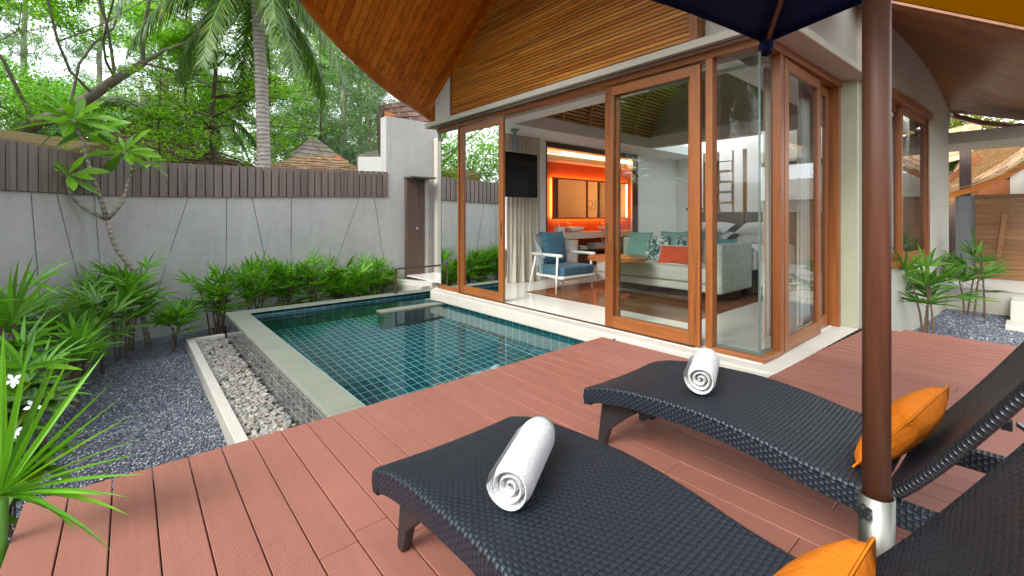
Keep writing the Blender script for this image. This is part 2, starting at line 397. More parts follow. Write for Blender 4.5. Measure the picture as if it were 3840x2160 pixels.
M['tile_floor'] = tilemat('tile_floor', (0,1), (.097,.145), TC, GR, .0095, var=.22)
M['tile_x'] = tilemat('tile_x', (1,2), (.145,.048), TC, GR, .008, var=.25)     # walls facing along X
M['tile_y_shaded'] = tilemat('tile_y_shaded', (0,2), (.145,.048), (.003,.04,.055), (.10,.26,.28), .006, var=.4)     # walls facing along Y, colour darkened to paint in shade and dark reflections
M['tile_out'] = tilemat('tile_out', (1,2), (.15,.113), (.06,.064,.068), (.30,.30,.30), .006, rough=.06, var=.3, org=(0,.016))
def _water():
    t = NT('water'); n = t.noise(t.coord((1,1,1)), 2.2, 2, .5); n2 = t.noise(t.coord((1,1,1)), 9, 2, .5)
    h = t.math('ADD', n, t.math('MULTIPLY', n2, .12))
    nb = t.bump(h, .06, .02)
    g = t.n('ShaderNodeBsdfGlass'); g.inputs['IOR'].default_value = 1.333; g.inputs['Roughness'].default_value = 0; g.inputs[0].default_value = (.86,.98,.98,1)
    t.l(nb, g.inputs['Normal'])
    return t.done(g.outputs[0])
M['water'] = _water()
def _weave(name, p, base):
    """woven flat plastic strands, over and under, in the surface's own UV (metres)"""
    t = NT(name); c = t.n('ShaderNodeTexCoord'); sx = t.n('ShaderNodeSeparateXYZ'); t.l(c.outputs['UV'], sx.inputs[0])
    u = t.math('DIVIDE', sx.outputs[0], p*1.35); v = t.math('DIVIDE', sx.outputs[1], p)
    row = t.math('MODULO', t.math('ADD', t.math('FLOOR', v), 4000), 2)
    us = t.math('ADD', u, t.math('MULTIPLY', row, .5))
    a = t.math('ABSOLUTE', t.math('SINE', t.math('MULTIPLY', us, PI)))
    b = t.math('SINE', t.math('MULTIPLY', t.math('FRACT', v), PI))
    h = t.math('MULTIPLY', t.math('POWER', a, .6), t.math('POWER', b, .5))
    n = t.noise(t.coord((1,1,1)), 5, 3)
    col = t.ramp(h, [(.1, tuple(q*.25 for q in base)), (.7, base)])
    rg = t.math('ADD', t.math('MULTIPLY', n, .15), .38)
    return t.done(t.pbr(col, rg, 0, .38, t.bump(h, .75, .005)))
M['weave'] = _weave('weave', .017, (.0125,.0185,.029))
def _wrap(name, p, base):
    t = NT(name); c = t.n('ShaderNodeTexCoord'); sx = t.n('ShaderNodeSeparateXYZ'); t.l(c.outputs['UV'], sx.inputs[0])
    h = t.math('POWER', t.math('SINE', t.math('MULTIPLY', t.math('FRACT', t.math('DIVIDE', sx.outputs[1], p)), PI)), .5)
    return t.done(t.pbr(t.ramp(h, [(.1, tuple(q*.3 for q in base)), (.6, base)]), .26, 0, .6, t.bump(h, .6, .004)))
M['wrap'] = _wrap('wrap', .017, (.009,.011,.015))
def _fabric(name, col, var, sc, stretch):
    t = NT(name); v = t.coord(stretch); n = t.noise(v, sc, 4, .7); f = t.noise(t.coord(), 220, 2)
    c = t.ramp(n, [(.3, tuple(q*(1-var) for q in col)), (.7, tuple(q*(1+var) for q in col))])
    return t.done(t.pbr(c, .9, 0, .15, t.bump(f, .25, .002), **{'Sheen Weight':.15}))
M['blue_fabric'] = _fabric('blue_fabric', (.05,.125,.18), .45, 6, (1.5,1.5,14))
M['grey_fabric'] = _fabric('grey_fabric', (.52,.51,.46), .16, 60, (1,1,1))
M['green_velvet'] = _fabric('green_velvet', (.44,.48,.43), .25, 22, (1,1,1))
M['teal_fabric'] = _fabric('teal_fabric', (.20,.36,.33), .1, 8, (1,1,1))
M['teal_blue'] = _fabric('teal_blue', (.12,.28,.31), .1, 8, (1,1,1))
M['red_fabric'] = _fabric('red_fabric', (.62,.075,.012), .2, 7, (1,1,1))
M['linen_white'] = _fabric('linen_white', (.80,.80,.81), .03, 8, (1,1,1))
M['headboard'] = _fabric('headboard', (.33,.295,.26), .06, 6, (1,1,1))
M['curtain'] = _fabric('curtain', (.56,.50,.42), .08, 10, (6,6,1))
M['sheer'] = plain('sheer', (.78,.80,.78), .9, var=.03, spec=.1)
M['cream'] = plain('cream', (.62,.55,.45), .5, var=.05)
M['red_wall'] = plain('red_wall', (.50,.075,.010), .55, var=.06)
M['mirror'] = plain('mirror', (.82,.85,.84), .03, metal=1, var=.01)
M['led'] = emit('led', (1,.42,.10), 5)
M['cove'] = emit('cove', (1,.55,.16), 3.5)
M['dark_wood'] = wood('dark_wood', [(.07,.03,.016),(.09,.038,.02)], axis=2, rough=.4)
M['table_wood'] = wood('table_wood', [(.33,.105,.032),(.35,.115,.036)], axis=0, rough=.3, grain=.4)
M['grey_frame'] = plain('grey_frame', (.28,.34,.37), .6, var=.08)
M['white_frame'] = plain('white_frame', (.74,.74,.70), .4, var=.03)
M['print_fabric'] = (lambda: (lambda t: t.done(t.pbr(t.ramp(t.noise(t.coord(), 5.5, 6, .6, 1.2), [(.38,(.02,.055,.06)),(.48,(.10,.20,.20)),(.54,(.62,.66,.66)),(.66,(.75,.77,.77)),(.72,(.08,.14,.15))]), .8, 0, .2)))(NT('print_fabric')))()

# ------------------------------------------------------------------ ground, deck, pool
GZ = -.60
b = MB(); b.add([(-400,-400,-1.9),(400,-400,-1.9),(400,400,-1.9),(-400,400,-1.9)], [(0,1,2,3)])
kind(b.build('ground', M['soil']))
rng = np.random.default_rng(3)
def sheet(name, x0, x1, y0, y1, step, fn, mat):
    nx = int((x1-x0)/step)+1; ny = int((y1-y0)/step)+1
    X, Y = np.meshgrid(np.linspace(x0,x1,nx), np.linspace(y0,y1,ny), indexing='ij')
    Z = fn(X, Y); V = np.stack([X,Y,Z],-1).reshape(-1,3)
    i, j = np.meshgrid(np.arange(nx-1), np.arange(ny-1), indexing='ij'); a = (i*ny+j).ravel()
    F = np.stack([a, a+ny, a+ny+1, a+1], -1)
    return np_obj(name, V, F, mat, smooth=True)
kind(sheet('gravel', -4, 1.02, -1.5, 8.9, .08, lambda X, Y: GZ+.018*np.sin(X*2.3+Y*1.1)+.014*np.sin(Y*3.1-X)+.03*np.clip((-.2-X),0,1)+.02*np.clip(Y-7.2,0,1), M['gravel']))
kind(sheet('gravel', 1.02, 3.99, 7.62, 8.9, .1, lambda X, Y: GZ+.03+.012*np.sin(X*3+Y), M['soil']))
kind(sheet('gravel', 6.0, 11.4, -3.0, 1.34, .1, lambda X, Y: -.42+.015*np.sin(X*2.3+Y*1.7)-.05*np.clip(8.6-X,0,1), M['gravel']))
# loose chips on the gravel
def chips(name, x0, x1, y0, y1, z, n, s0, s1, mat):
    P = np.stack([rng.uniform(x0,x1,n), rng.uniform(y0,y1,n), np.full(n, z)+rng.uniform(0,.006,n)+.018*np.sin(2.3*0)], -1)
    base = np.array([[1,0,-.3],[-.5,.87,-.3],[-.5,-.87,-.3],[0,0,.55]])
    s = rng.uniform(s0,s1,n)[:,None,None]; B = rng.normal(0,.28,(n,4,3))+base
    a = rng.uniform(0,2*PI,n); c, q = np.cos(a), np.sin(a)
    Rm = np.stack([np.stack([c,-q,0*c],-1),np.stack([q,c,0*c],-1),np.stack([0*c,0*c,1+0*c],-1)],1)
    V = (np.einsum('nij,nkj->nki', Rm, B)*s+P[:,None,:])
    V[...,2] += (.018*np.sin(V[...,0]*2.3+V[...,1]*1.1)+.014*np.sin(V[...,1]*3.1-V[...,0])+.03*np.clip(-.2-V[...,0],0,1)) if x1 < 3 else .015*np.sin(V[...,0]*2.3+V[...,1]*1.7)-.05*np.clip(8.6-V[...,0],0,1)
    F = np.array([[0,1,3],[1,2,3],[2,0,3],[0,2,1]]); F = (F[None]+4*np.arange(n)[:,None,None]).reshape(-1,3)
    return np_obj(name, V.reshape(-1,3), F, mat)
def _chip():
    t = NT('chip'); geo = t.n('ShaderNodeNewGeometry')
    c = t.ramp(geo.outputs['Random Per Island'], [(0,(.04,.048,.07)),(.45,(.135,.15,.2)),(.75,(.25,.268,.33)),(.9,(.4,.42,.47)),(1,(.7,.7,.7))])
    return t.done(t.pbr(c, .4, 0, .5))
M['chip'] = _chip()
kind(chips('gravel_chips', -2.2, .6, 2.0, 8.4, GZ+.006, 42000, .006, .012, M['chip']), 'stuff')
kind(chips('gravel_chips', 7.0, 11.2, -1.0, 1.1, -.412, 16000, .008, .014, M['chip']), 'stuff')

# deck: boards along Y, 146 mm apart
b = MB(); PIT = .146; rr = random.Random(5); k = -20
DX0 = -.345
def deck_ends(x):
    """front edge against pool / house kerb"""
    if x < 3.86: return 2.865+.02*max(0,(x-1.0))
    if x < 6.35: return 1.335-.03*(x-3.9)
    return 1.02 if x < 6.43 else (1.02-(x-6.43)*7.5 if x < 6.62 else None)
i = 0
while True:
    xa = DX0+i*PIT; xb = xa+PIT-.005; i += 1
    if xa > 6.5: break
    ym = deck_ends((xa+xb)/2)
    if xa < 3.86 < xb: ym = 1.345
    if ym is None: break
    cuts = [ym]; y = ym-rr.uniform(.9,2.6)
    if i == 2: y = 1.75
    while y > -3.2: cuts.append(y); y -= rr.uniform(2.0,2.6)
    cuts.append(-3.4)
    for a, c in zip(cuts, cuts[1:]):
        b.box(xa, xb, c+.003, a, -.024, 0)
kind(b.build('deck', M['deck'], bevel=.0025, seg=1))
b = MB(); b.box(-.4, 6.55, -3.4, .9, -.5, -.06); b.box(-.33, 3.85, .9, 2.83, -.20, -.06); b.box(-.33, .95, 2.78, 2.83, -.62, -.06)
kind(b.build('deck_frame', M['groove']))

# pool
WZ = -.19; CZ = -.125; PF = -1.15
pool = thing('swimming_pool', 'small green tiled plunge pool with pale stone coping beside the wooden deck', 'swimming pool', (2.6,5,PF))
b = MB()
b.add([(1.31,2.86,PF),(3.95,2.86,PF),(3.95,7.26,PF),(1.31,7.26,PF)], [(0,1,2,3)])
b.build('pool_floor', M['tile_floor'], pool)
b = MB()
b.add([(1.31,2.86,PF),(1.31,7.26,PF),(1.31,7.26,CZ),(1.31,2.86,CZ)], [(3,2,1,0)], 0)
b.add([(3.95,2.86,PF),(3.95,6.3,PF),(3.95,6.3,-.03),(3.95,2.86,-.03)], [(0,1,2,3)], 0)
b.add([(1.31,7.26,PF),(4.95,7.26,PF),(4.95,7.26,CZ),(1.31,7.26,CZ)], [(0,1,2,3)], 1)
b.add([(1.31,2.86,PF),(3.95,2.86,PF),(3.95,2.86,-.03),(1.31,2.86,-.03)], [(3,2,1,0)], 1)
b.add([(4.95,6.3,PF),(4.95,7.26,PF),(4.95,7.26,-.03),(4.95,6.3,-.03)], [(0,1,2,3)], 0)
b.add([(3.95,6.3,PF),(4.95,6.3,PF),(4.95,6.3,-.03),(3.95,6.3,-.03)], [(3,2,1,0)], 1)
# cove where the floor meets the house side
P = [[(3.95-.16+.16*math.sin(a), y, PF+.16-.16*math.cos(a)) for y in (2.86,6.3)] for a in [PI/2*q/4 for q in range(5)]]
b.grid(P, 0)
b.build('pool_wall', [M['tile_x'], M['tile_y_shaded']], pool)
b = MB(); b.box(1.07,1.30,2.87,7.53,-.62,CZ-.045); b.box(1.30,5.0,7.27,7.53,-.62,CZ-.045); b.build('outer_wall', M['tile_out'], pool)
b = MB()
b.box(1.054,1.31,2.84,3.22,CZ-.04,CZ); y = 3.223
for j in range(7):
    e = min(y+.607, 7.258); b.box(1.054,1.31,y,e-.003,CZ-.04,CZ); y = e
b.box(1.054,1.90,7.26,7.545,CZ-.04,CZ)
x = 1.903
while x < 4.8: b.box(x,min(x+.6,4.95)-.003,7.26,7.545,CZ-.04,CZ); x += .6
b.build('coping', M['coping'], pool, bevel=.008)
for j, (xs, zs) in enumerate([(4.25,-.34),(3.72,-.58),(3.2,-.85)]):
    b = MB(); top = zs
    x1 = 4.94 if j == 0 else (4.25 if j == 1 else 3.72)
    b.add([(xs,6.48,top),(x1,6.48,top),(x1,7.255,top),(xs,7.255,top)], [(0,1,2,3)], 0)
    b.add([(xs,6.48,PF),(xs,7.255,PF),(xs,7.255,top),(xs,6.48,top)], [(3,2,1,0)], 1)
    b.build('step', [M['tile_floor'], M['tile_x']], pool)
b = MB(); b.box(2.87,3.94,6.31,6.47,PF,-.21, 0); b.build('dividing_wall', M['tile_y_shaded'], pool)
b = MB(); b.box(2.855,3.945,6.29,6.49,-.208,-.168); b.build('coping', M['coping'], pool, bevel=.006)
b = MB(); b.add([(1.312,2.862,WZ),(3.948,2.862,WZ),(3.948,6.302,WZ),(1.312,6.302,WZ)], [(0,1,2,3)])
b = MB(); b.add([(1.312,2.862,WZ),(3.948,2.862,WZ),(3.948,6.302,WZ),(4.948,6.302,WZ),(4.948,7.258,WZ),(1.312,7.258,WZ)], [(0,1,2,3,4,5)])
kind(b.build('water', M['water']))
# pebble bed with its kerb
kerb = thing('kerb', 'low white concrete kerb holding the pebble bed beside the pool', 'kerb', (.65,5.2,-.62))
b = MB(); b.prism([(.61,2.8),(.70,2.8),(.70,7.58),(1.06,7.58),(1.06,7.68),(.61,7.68)], -.62, -.45); b.build('edging', M['stone_white'], kerb, bevel=.008)
b = MB(); b.box(.70,1.07,2.8,7.58,-.62,-.525); kind(b.build('pebble_base', M['soil']))
def pebbles(n):
    ico_v = []; 
    ph = (1+5**.5)/2
    for a in (-1,1):
        for c in (-ph,ph): ico_v += [(0,a,c),(a,c,0),(c,0,a)]
    V0 = np.array(ico_v)/math.hypot(1,ph)
    from itertools import combinations
    F0 = [f for f in combinations(range(12),3) if all(abs(np.linalg.norm(V0[a]-V0[c])-1.0515) < .02 for a, c in combinations(f,2))]
    F0 = [f if np.dot(np.cross(V0[f[1]]-V0[f[0]], V0[f[2]]-V0[f[0]]), V0[f[0]]) > 0 else (f[0],f[2],f[1]) for f in F0]
    # one subdivision
    mid = {}; V = [tuple(v) for v in V0]; F = []
    def mp(a, c):
        k = (min(a,c),max(a,c))
        if k not in mid: p = (V0[a]+V0[c]); p = p/np.linalg.norm(p); mid[k] = len(V); V.append(tuple(p))
        return mid[k]
    for f in F0:
        a, c, d = mp(f[0],f[1]), mp(f[1],f[2]), mp(f[2],f[0]); F += [(f[0],a,d),(f[1],c,a),(f[2],d,c),(a,c,d)]
    V = np.array(V); F = np.array(F)
    P = np.stack([rng.uniform(.715,1.055,n), 2.85+rng.uniform(0,1,n)*4.7, -.522+rng.uniform(0,.034,n)], -1)
    S = np.stack([rng.uniform(.018,.036,n), rng.uniform(.014,.026,n), rng.uniform(.009,.016,n)], -1)
    a = rng.uniform(0,2*PI,n); c, q = np.cos(a), np.sin(a); tl = rng.normal(0,.3,n)
    W = V[None]*S[:,None,:]
    W = W*(1+.12*np.sin(V[None]*rng.uniform(1,4,(n,1,3))+rng.uniform(0,6,(n,1,3))))
    z = W[...,2]+W[...,0]*tl[:,None]; x = W[...,0]*c[:,None]-W[...,1]*q[:,None]; y = W[...,0]*q[:,None]+W[...,1]*c[:,None]
    VV = np.stack([x,y,z],-1)+P[:,None,:]
    FF = (F[None]+len(V)*np.arange(n)[:,None,None]).reshape(-1,3)
    return np_obj('river_pebbles', VV.reshape(-1,3), FF, M['pebble'], smooth=True)
kind(pebbles(3000), 'stuff')

# handrail on the far coping
hr = thing('handrail', 'thin bronze handrail on the pool steps', 'handrail', (3.62,7.4,CZ))
b = MB(); b.box(3.60,3.635,7.38,7.415,CZ-.2,.30); b.build('post', M['bronze'], hr)
b = MB(); b.box(4.95,4.985,7.42,7.455,CZ,.30); b.build('post', M['bronze'], hr)
b = MB(); b.beam((3.60,7.397,.315),(4.985,7.437,.315),.035,.03); b.build('rail', M['bronze'], hr)

# ------------------------------------------------------------------ garden wall and fence
POLY = [(-6.6,-2.0),(-5.6,.6),(-4.2,2.8),(-2.2,5.45),(-1.03,7.1),(-.4,8.0),(-.056,8.44),(.367,8.69),(.966,8.785),(1.5,8.79),(9.5,8.79)]
def _smooth(poly, k=3):
    P = [np.array(p) for p in poly]
    for _ in range(k):
        Q = [P[0]]
        for a, c in zip(P, P[1:]): Q += [a*.75+c*.25, a*.25+c*.75]
        Q.append(P[-1]); P = Q
    return np.array(P)
PS = _smooth(POLY); SEG = np.r_[0, np.cumsum(np.hypot(*np.diff(PS,axis=0).T))]
def wpt(s):
    x = np.interp(s, SEG, PS[:,0]); y = np.interp(s, SEG, PS[:,1]); e = .05
    tx = np.interp(s+e,SEG,PS[:,0])-np.interp(s-e,SEG,PS[:,0]); ty = np.interp(s+e,SEG,PS[:,1])-np.interp(s-e,SEG,PS[:,1])
    L = math.hypot(tx,ty); return x, y, tx/L, ty/L
S0 = float(SEG[-1])-5.42          # arc length where X = 4.08: the tall end of the wall
def s_of(x, y): return float(SEG[np.argmin((PS[:,0]-x)**2+(PS[:,1]-y)**2)])
SW = s_of(-.056,8.44); 
def wtop(s): return float(np.interp(s-S0, [-20,-4.6,-3.6,-2.6,0], [1.50,1.53,1.555,1.58,1.665]))
def ftop(s): return float(np.interp(s-S0, [-20,-6.0,-4.8,-3.6,-2.6,0], [2.06,2.075,2.05,2.08,2.107,2.187]))
gw = thing('garden_wall', 'tall curved grey plaster garden wall with thin slanted grooves behind the plants', 'wall', (1,8.8,GZ))
b = MB(); N = 90; top = []; 
ss = np.linspace(0, S0, N)
rows = []
for s in ss:
    x, y, tx, ty = wpt(s); nx, ny = -ty, tx     # away from the garden
    zt = wtop(s)
    rows.append([(x,y,-.9),(x,y,zt),(x+nx*.22,y+ny*.22,zt),(x+nx*.22,y+ny*.22,-.9)])
b.grid(rows)
b.box(4.08,9.4,8.79,9.06,-.9,3.35)
b.build('wall', M['plaster_grey'], gw)
def groove(s0, z0, s1, z1):
    pts = []
    for q in range(9):
        t = q/8; s = s0+(s1-s0)*t; x, y, tx, ty = wpt(s); pts.append(((x,y),(tx,ty),z0+(z1-z0)*t))
    g = MB()
    for (p, d, z), (p2, d2, z2) in zip(pts, pts[1:]):
        w = .0042
        a = [(p[0]-d[0]*w,p[1]-d[1]*w,z),(p[0]+d[0]*w,p[1]+d[1]*w,z),(p2[0]+d2[0]*w,p2[1]+d2[1]*w,z2),(p2[0]-d2[0]*w,p2[1]-d2[1]*w,z2)]
        o = Vector((d[1],-d[0],0))*.0025
        g.add([tuple(Vector(v)+o) for v in a], [(0,1,2,3)])
    return g
gm = MB()
REF = 11.22
for s0, z0, s1, z1 in [(5.70,1.52,5.86,-.3),(6.02,1.52,6.50,-.2),(6.55,1.53,6.72,-.2),(7.86,1.56,7.36,-.25),(8.39,1.58,8.37,-.2),(8.76,1.59,9.08,-.1),(9.39,1.60,9.38,-.1),(10.65,1.63,9.95,-.3),(10.96,1.64,11.27,-.3),(4.6,1.5,4.4,-.3),(3.6,1.5,3.9,-.3),(2.6,1.5,2.6,-.3)]:
    g = groove(S0+s0-REF, z0-.002, S0+s1-REF, z1); gm.add(g.v, g.f)
gm.build('groove', M['groove'], gw)
fn = thing('slat_fence', 'brown vertical board fence running along the top of the grey garden wall', 'fence', (1,8.75,1.6))
b = MB(); s = 1.0; PITF = .122; rr = random.Random(11)
while s < S0-.02:
    x, y, tx, ty = wpt(s+PITF/2); zb = wtop(s)+.004; zt = ftop(s)+rr.uniform(-.004,.004)
    ex, ey = tx*(PITF-.016)/2, ty*(PITF-.016)/2
    c = (x+ty*.012, y-tx*.012, (zb+zt)/2)
    b.obox(c, (ex,ey,0), (-ty*.014,tx*.014,0), (0,0,(zt-zb)/2)); s += PITF
b.build('boards', M['fence'], fn, bevel=.003, seg=1)
b = MB(); r1 = []; 
for s in np.linspace(1.0, S0-.01, 60):
    x, y, tx, ty = wpt(s); zb = wtop(s); zt = ftop(s)-.06
    r1.append([(x-ty*.018,y+tx*.018,zb+.002),(x-ty*.018,y+tx*.018,zt),(x-ty*.05,y+tx*.05,zt),(x-ty*.05,y+tx*.05,zb+.002)])
b.grid(r1); b.build('backing', M['groove'], fn)

# outdoor shower
sh = thing('outdoor_shower', 'brown outdoor shower column with a metal tap fixed on the grey wall', 'shower', (4.72,8.72,-.05))
b = MB(); b.box(4.50,4.93,8.68,8.785,-.06,2.06); b.build('column', M['brown_board'], sh, bevel=.004)
b = MB(); b.box(4.935,5.03,8.70,8.785,-.06,2.05); b.build('side_panel', M['plaster_grey'], sh)
b = MB(); b.box(4.48,5.06,8.42,8.785,2.065,2.10); b.build('shower_head', M['steel'], sh, bevel=.004)
b = MB(); b.tube([(4.70,8.68,1.0),(4.70,8.62,1.0)], .022, 10); b.tube([(4.70,8.61,.965),(4.70,8.61,1.035)], .009, 8); b.tube([(4.665,8.61,1.0),(4.735,8.61,1.0)], .009, 8); b.build('tap', M['chrome'], sh)
tr = thing('shower_tray', 'low white stone shower tray between pool coping and grey wall', 'shower tray', (5,8.2,-.5))
b = MB(); b.prism([(4.03,8.72),(4.25,7.60),(9.4,7.60),(9.4,8.785)], -.6, -.085); b.build('slab', M['stone_white'], tr, bevel=.006)
b = MB(); b.prism([(3.93,8.77),(4.02,8.77),(4.62,7.56),(4.45,7.56)], -.6, -.02); b.build('rim', M['stone_white'], tr, bevel=.01)

M['pillar_grey'] = plain('pillar_grey', (.17,.175,.175), .9, var=.1, spec=.1)
M['lattice_wood'] = wood('lattice_wood', [(.62,.40,.20),(.68,.45,.24)], axis=2, rough=.5)
# ------------------------------------------------------------------ villa
villa = thing('villa', 'glass fronted villa with teak sliding doors under a curved timber roof', 'villa', (6,4,0))
# floor plinth and pale kerb
b = MB()
b.prism([(3.885,6.66),(3.885,1.345),(6.20,1.20),(6.20,1.60),(4.5,1.75),(4.5,6.9),(4.1,6.9)], -.155, 0.0)
b.build('plinth', M['stone_white'], villa, bevel=.015)
b = MB(); b.box(4.05,11.4,1.50,6.78,-.02,.004); b.box(4.5,12,6.78,8.78,-.02,.004); b.build('floor', M['floor_tile'], villa)
b = MB(); y = 5.47
while y > 2.62:
    x = 4.965; 
    for xx in np.arange(4.97, 9.2, .092):
        pass
    break
rr = random.Random(4); x = 4.975
while x < 9.2:
    y = 5.47
    while y > 2.62:
        L = min(rr.uniform(.5,1.1), y-2.62); L = max(L, .05); b.box(x, x+.0895, y-L+.001, y, .002, .010); y -= L
    x += .0905
b.build('parquet', M['parquet'], villa)
b = MB(); b.box(4.075,4.135,2.1,6.1,.004,.008); b.box(4.10,4.12,2.1,6.1,.0085,.010); b.build('door_track', M['bronze'], villa)

# sliding doors etc. Each leaf: frame, glass (and a pull)
def leaf_y(name, xc, y0, y1, z0=.012, z1=2.70, st=.105, bot=.125, topr=.10, th=.045, pull=None):
    b = MB()
    b.box(xc-th/2,xc+th/2,y0,y0+st,z0,z1); b.box(xc-th/2,xc+th/2,y1-st,y1,z0,z1)
    d = b.build(name, M['teak'], villa, bevel=.004)
    for za, zb in ((z0,z0+bot),(z1-topr,z1)): b = MB(); b.box(xc-th/2+.002,xc+th/2-.002,y0+st,y1-st,za,zb); b.build('rail', M['teak_y'], d, bevel=.004)
    b = MB(); b.add([(xc,y0+st-.005,z0+bot-.005),(xc,y1-st+.005,z0+bot-.005),(xc,y1-st+.005,z1-topr+.005),(xc,y0+st-.005,z1-topr+.005)],[(0,1,2,3)]); b.build('pane', M['glass'], d)
    if pull is not None:
        b = MB(); b.box(xc-th/2-.004,xc-th/2+.001,pull-.014,pull+.014,.95,1.18); b.build('pull', M['bronze'], d)
    return d
def leaf_x(name, yc, x0, x1, z0=.012, z1=2.70, st=.10, bot=.125, topr=.10, th=.045):
    b = MB(); b.box(x0,x0+st,yc-th/2,yc+th/2,z0,z1); b.box(x1-st,x1,yc-th/2,yc+th/2,z0,z1)
    d = b.build(name, M['teak'], villa, bevel=.004)
    for za, zb in ((z0,z0+bot),(z1-topr,z1)): b = MB(); b.box(x0+st,x1-st,yc-th/2+.002,yc+th/2-.002,za,zb); b.build('rail', M['teak_x'], d, bevel=.004)
    b = MB(); b.add([(x0+st-.005,yc,z0+bot-.005),(x1-st+.005,yc,z0+bot-.005),(x1-st+.005,yc,z1-topr+.005),(x0+st-.005,yc,z1-topr+.005)],[(0,1,2,3)]); b.build('pane', M['glass'], d)
    return d
leaf_y('sliding_door', 4.125, 4.985, 6.085, pull=5.02)
leaf_y('sliding_door', 4.125, 2.055, 3.165, pull=3.13)
leaf_y('sliding_door', 4.185, 2.10, 3.13)
leaf_x('sliding_door', 1.495, 4.545, 5.60)
leaf_x('sliding_door', 1.545, 5.58, 6.10)
# fixed corner at the left
b = MB(); b.box(4.09,4.165,6.105,6.14,.0,2.72); w = b.build('corner_window', M['teak'], villa, bevel=.003)
b = MB(); b.prism([(4.09,6.145),(4.09,6.66),(4.16,6.72),(5.5,6.72),(5.5,6.78),(4.09,6.78)][:0] or [(4.09,6.145),(4.20,6.145),(4.20,6.70),(5.5,6.70),(5.5,6.79),(4.12,6.79),(4.09,6.74)], 0.003, .055); b.build('sill', M['teak_y'], w, bevel=.006)
b = MB(); b.add([(4.15,6.14,.05),(4.15,6.735,.05),(4.15,6.735,2.72),(4.15,6.14,2.72)],[(0,1,2,3)]); b.build('pane', M['glass'], w)
b = MB(); b.add([(4.155,6.74,.05),(5.5,6.74,.05),(5.5,6.74,2.72),(4.155,6.74,2.72)],[(0,1,2,3)]); b.build('pane', M['glass'], w)
b = MB(); b.box(4.146,4.158,6.733,6.745,.05,2.72); b.build('glass_joint', M['glass_edge'], w)
# fixed glass corner at the right
b = MB(); b.box(4.09,4.19,1.93,1.995,0,2.72); b.box(4.45,4.53,1.475,1.56,0,2.72); w = b.build('corner_window', M['teak'], villa, bevel=.004)
b = MB(); b.prism([(4.088,1.93),(4.088,1.478),(4.45,1.466),(4.45,1.60),(4.22,1.60),(4.22,1.93)], .003, .045); b.build('sill', M['teak_y'], w, bevel=.008)
gx, gy = 4.175, 1.555
b = MB(); b.add([(gx,1.935,.04),(gx,gy,.04),(gx,gy,2.70),(gx,1.935,2.70)],[(0,1,2,3)]); b.build('pane', M['glass'], w)
b = MB(); b.add([(gx+.004,gy-.004,.04),(4.46,gy-.012,.04),(4.46,gy-.012,2.70),(gx+.004,gy-.004,2.70)],[(0,1,2,3)]); b.build('pane', M['glass'], w)
b = MB(); b.box(gx-.006,gx+.008,gy-.010,gy+.006,.04,2.70)
b.box(gx-.005,gx+.008,gy,1.93,.045,.062); b.box(gx,4.45,gy-.012,gy,.045,.062); b.build('glass_joint', M['glass_edge'], w)
# right end of the side doors
b = MB(); b.box(6.10,6.165,1.43,1.58,0,2.72); b.build('door_jamb', M['teak'], villa, bevel=.004)
# head beams
b = MB(); b.box(4.085,4.21,1.50,6.78,2.718,2.787); b.build('head_beam', M['teak_y'], villa, bevel=.004)
b = MB(); b.prism([(4.085,1.497),(4.085,1.47),(6.165,1.415),(6.165,1.56),(4.21,1.60),(4.21,1.497)], 2.716, 2.787); b.build('head_beam', M['teak_x'], villa, bevel=.004)
# concrete slab band above the doors
b = MB(); b.prism([(3.92,6.93),(3.92,1.27),(6.6,1.165),(6.6,1.70),(4.55,1.75),(4.55,6.45),(6.6,6.45),(6.6,6.95)], 2.79, 2.868); b.build('eave_slab', M['plaster_beige'], villa, bevel=.01)
b = MB(); b.box(3.98,4.0,1.33,6.85,2.786,2.7895); b.build('drip_groove', M['groove'], villa)
# pillar, side wall with window
b = MB(); b.prism([(6.165,1.425),(6.215,1.29),(6.5,1.27),(6.5,1.6),(6.165,1.6)], 0, 2.79); b.build('pillar', M['render_green'], villa)
A = Vector((6.2,1.29,0)); Bv = Vector((11.3,1.0,0)); U = (Bv-A).normalized(); NV = Vector((-U.y,U.x,0))   # NV points into the house
def wall_uz(b, poly, th=.22, m=0):
    P = [tuple(A+U*u+Vector((0,0,z))) for u, z in poly]
    b.slab(P, NV*th, m)
uw0, uw1, zw0, zw1 = .55, 3.44, .60, 2.86
b = MB()
wall_uz(b, [(0.02,-.7),(5.12,-.7),(5.12,zw0),(0.02,zw0)])
wall_uz(b, [(0.02,zw0),(uw0,zw0),(uw0,zw1),(0.02,zw1)])
wall_uz(b, [(uw1,zw0),(5.12,zw0),(5.12,zw1),(uw1,zw1)])
wall_uz(b, [(0.45,zw1),(5.12,zw1),(5.3,3.17),(5.12,3.21),(4.22,3.446),(3.56,3.594),(2.65,3.687),(1.95,3.728),(1.2,3.738),(.45,3.74)])
b.build('side_wall', M['plaster_beige'], villa)
b = MB(); b.prism([tuple((A+U*5.12+NV*.002)[:2]), tuple((A+U*5.12+NV*3)[:2]), tuple((A+U*4.9+NV*3)[:2]), tuple((A+U*4.9+NV*.1)[:2])], -.7, 3.2); b.build('end_wall', M['plaster_beige'], villa)
def bar(b, u0, u1, z0, z1, d0, d1):
    P = [tuple(A+U*u+NV*d0+Vector((0,0,z))) for u, z in ((u0,z0),(u1,z0),(u1,z1),(u0,z1))]; b.slab(P, NV*(d1-d0))
b = MB(); bar(b,uw0,uw0+.09,zw0,zw1,-.03,.14); bar(b,uw1-.09,uw1,zw0,zw1-.085,-.03,.14)
bar(b,uw0-.02,uw1+.02,zw1-.085,zw1+.03,-.065,.14); bar(b,uw0,uw1,zw0-.03,zw0+.05,-.035,.14)
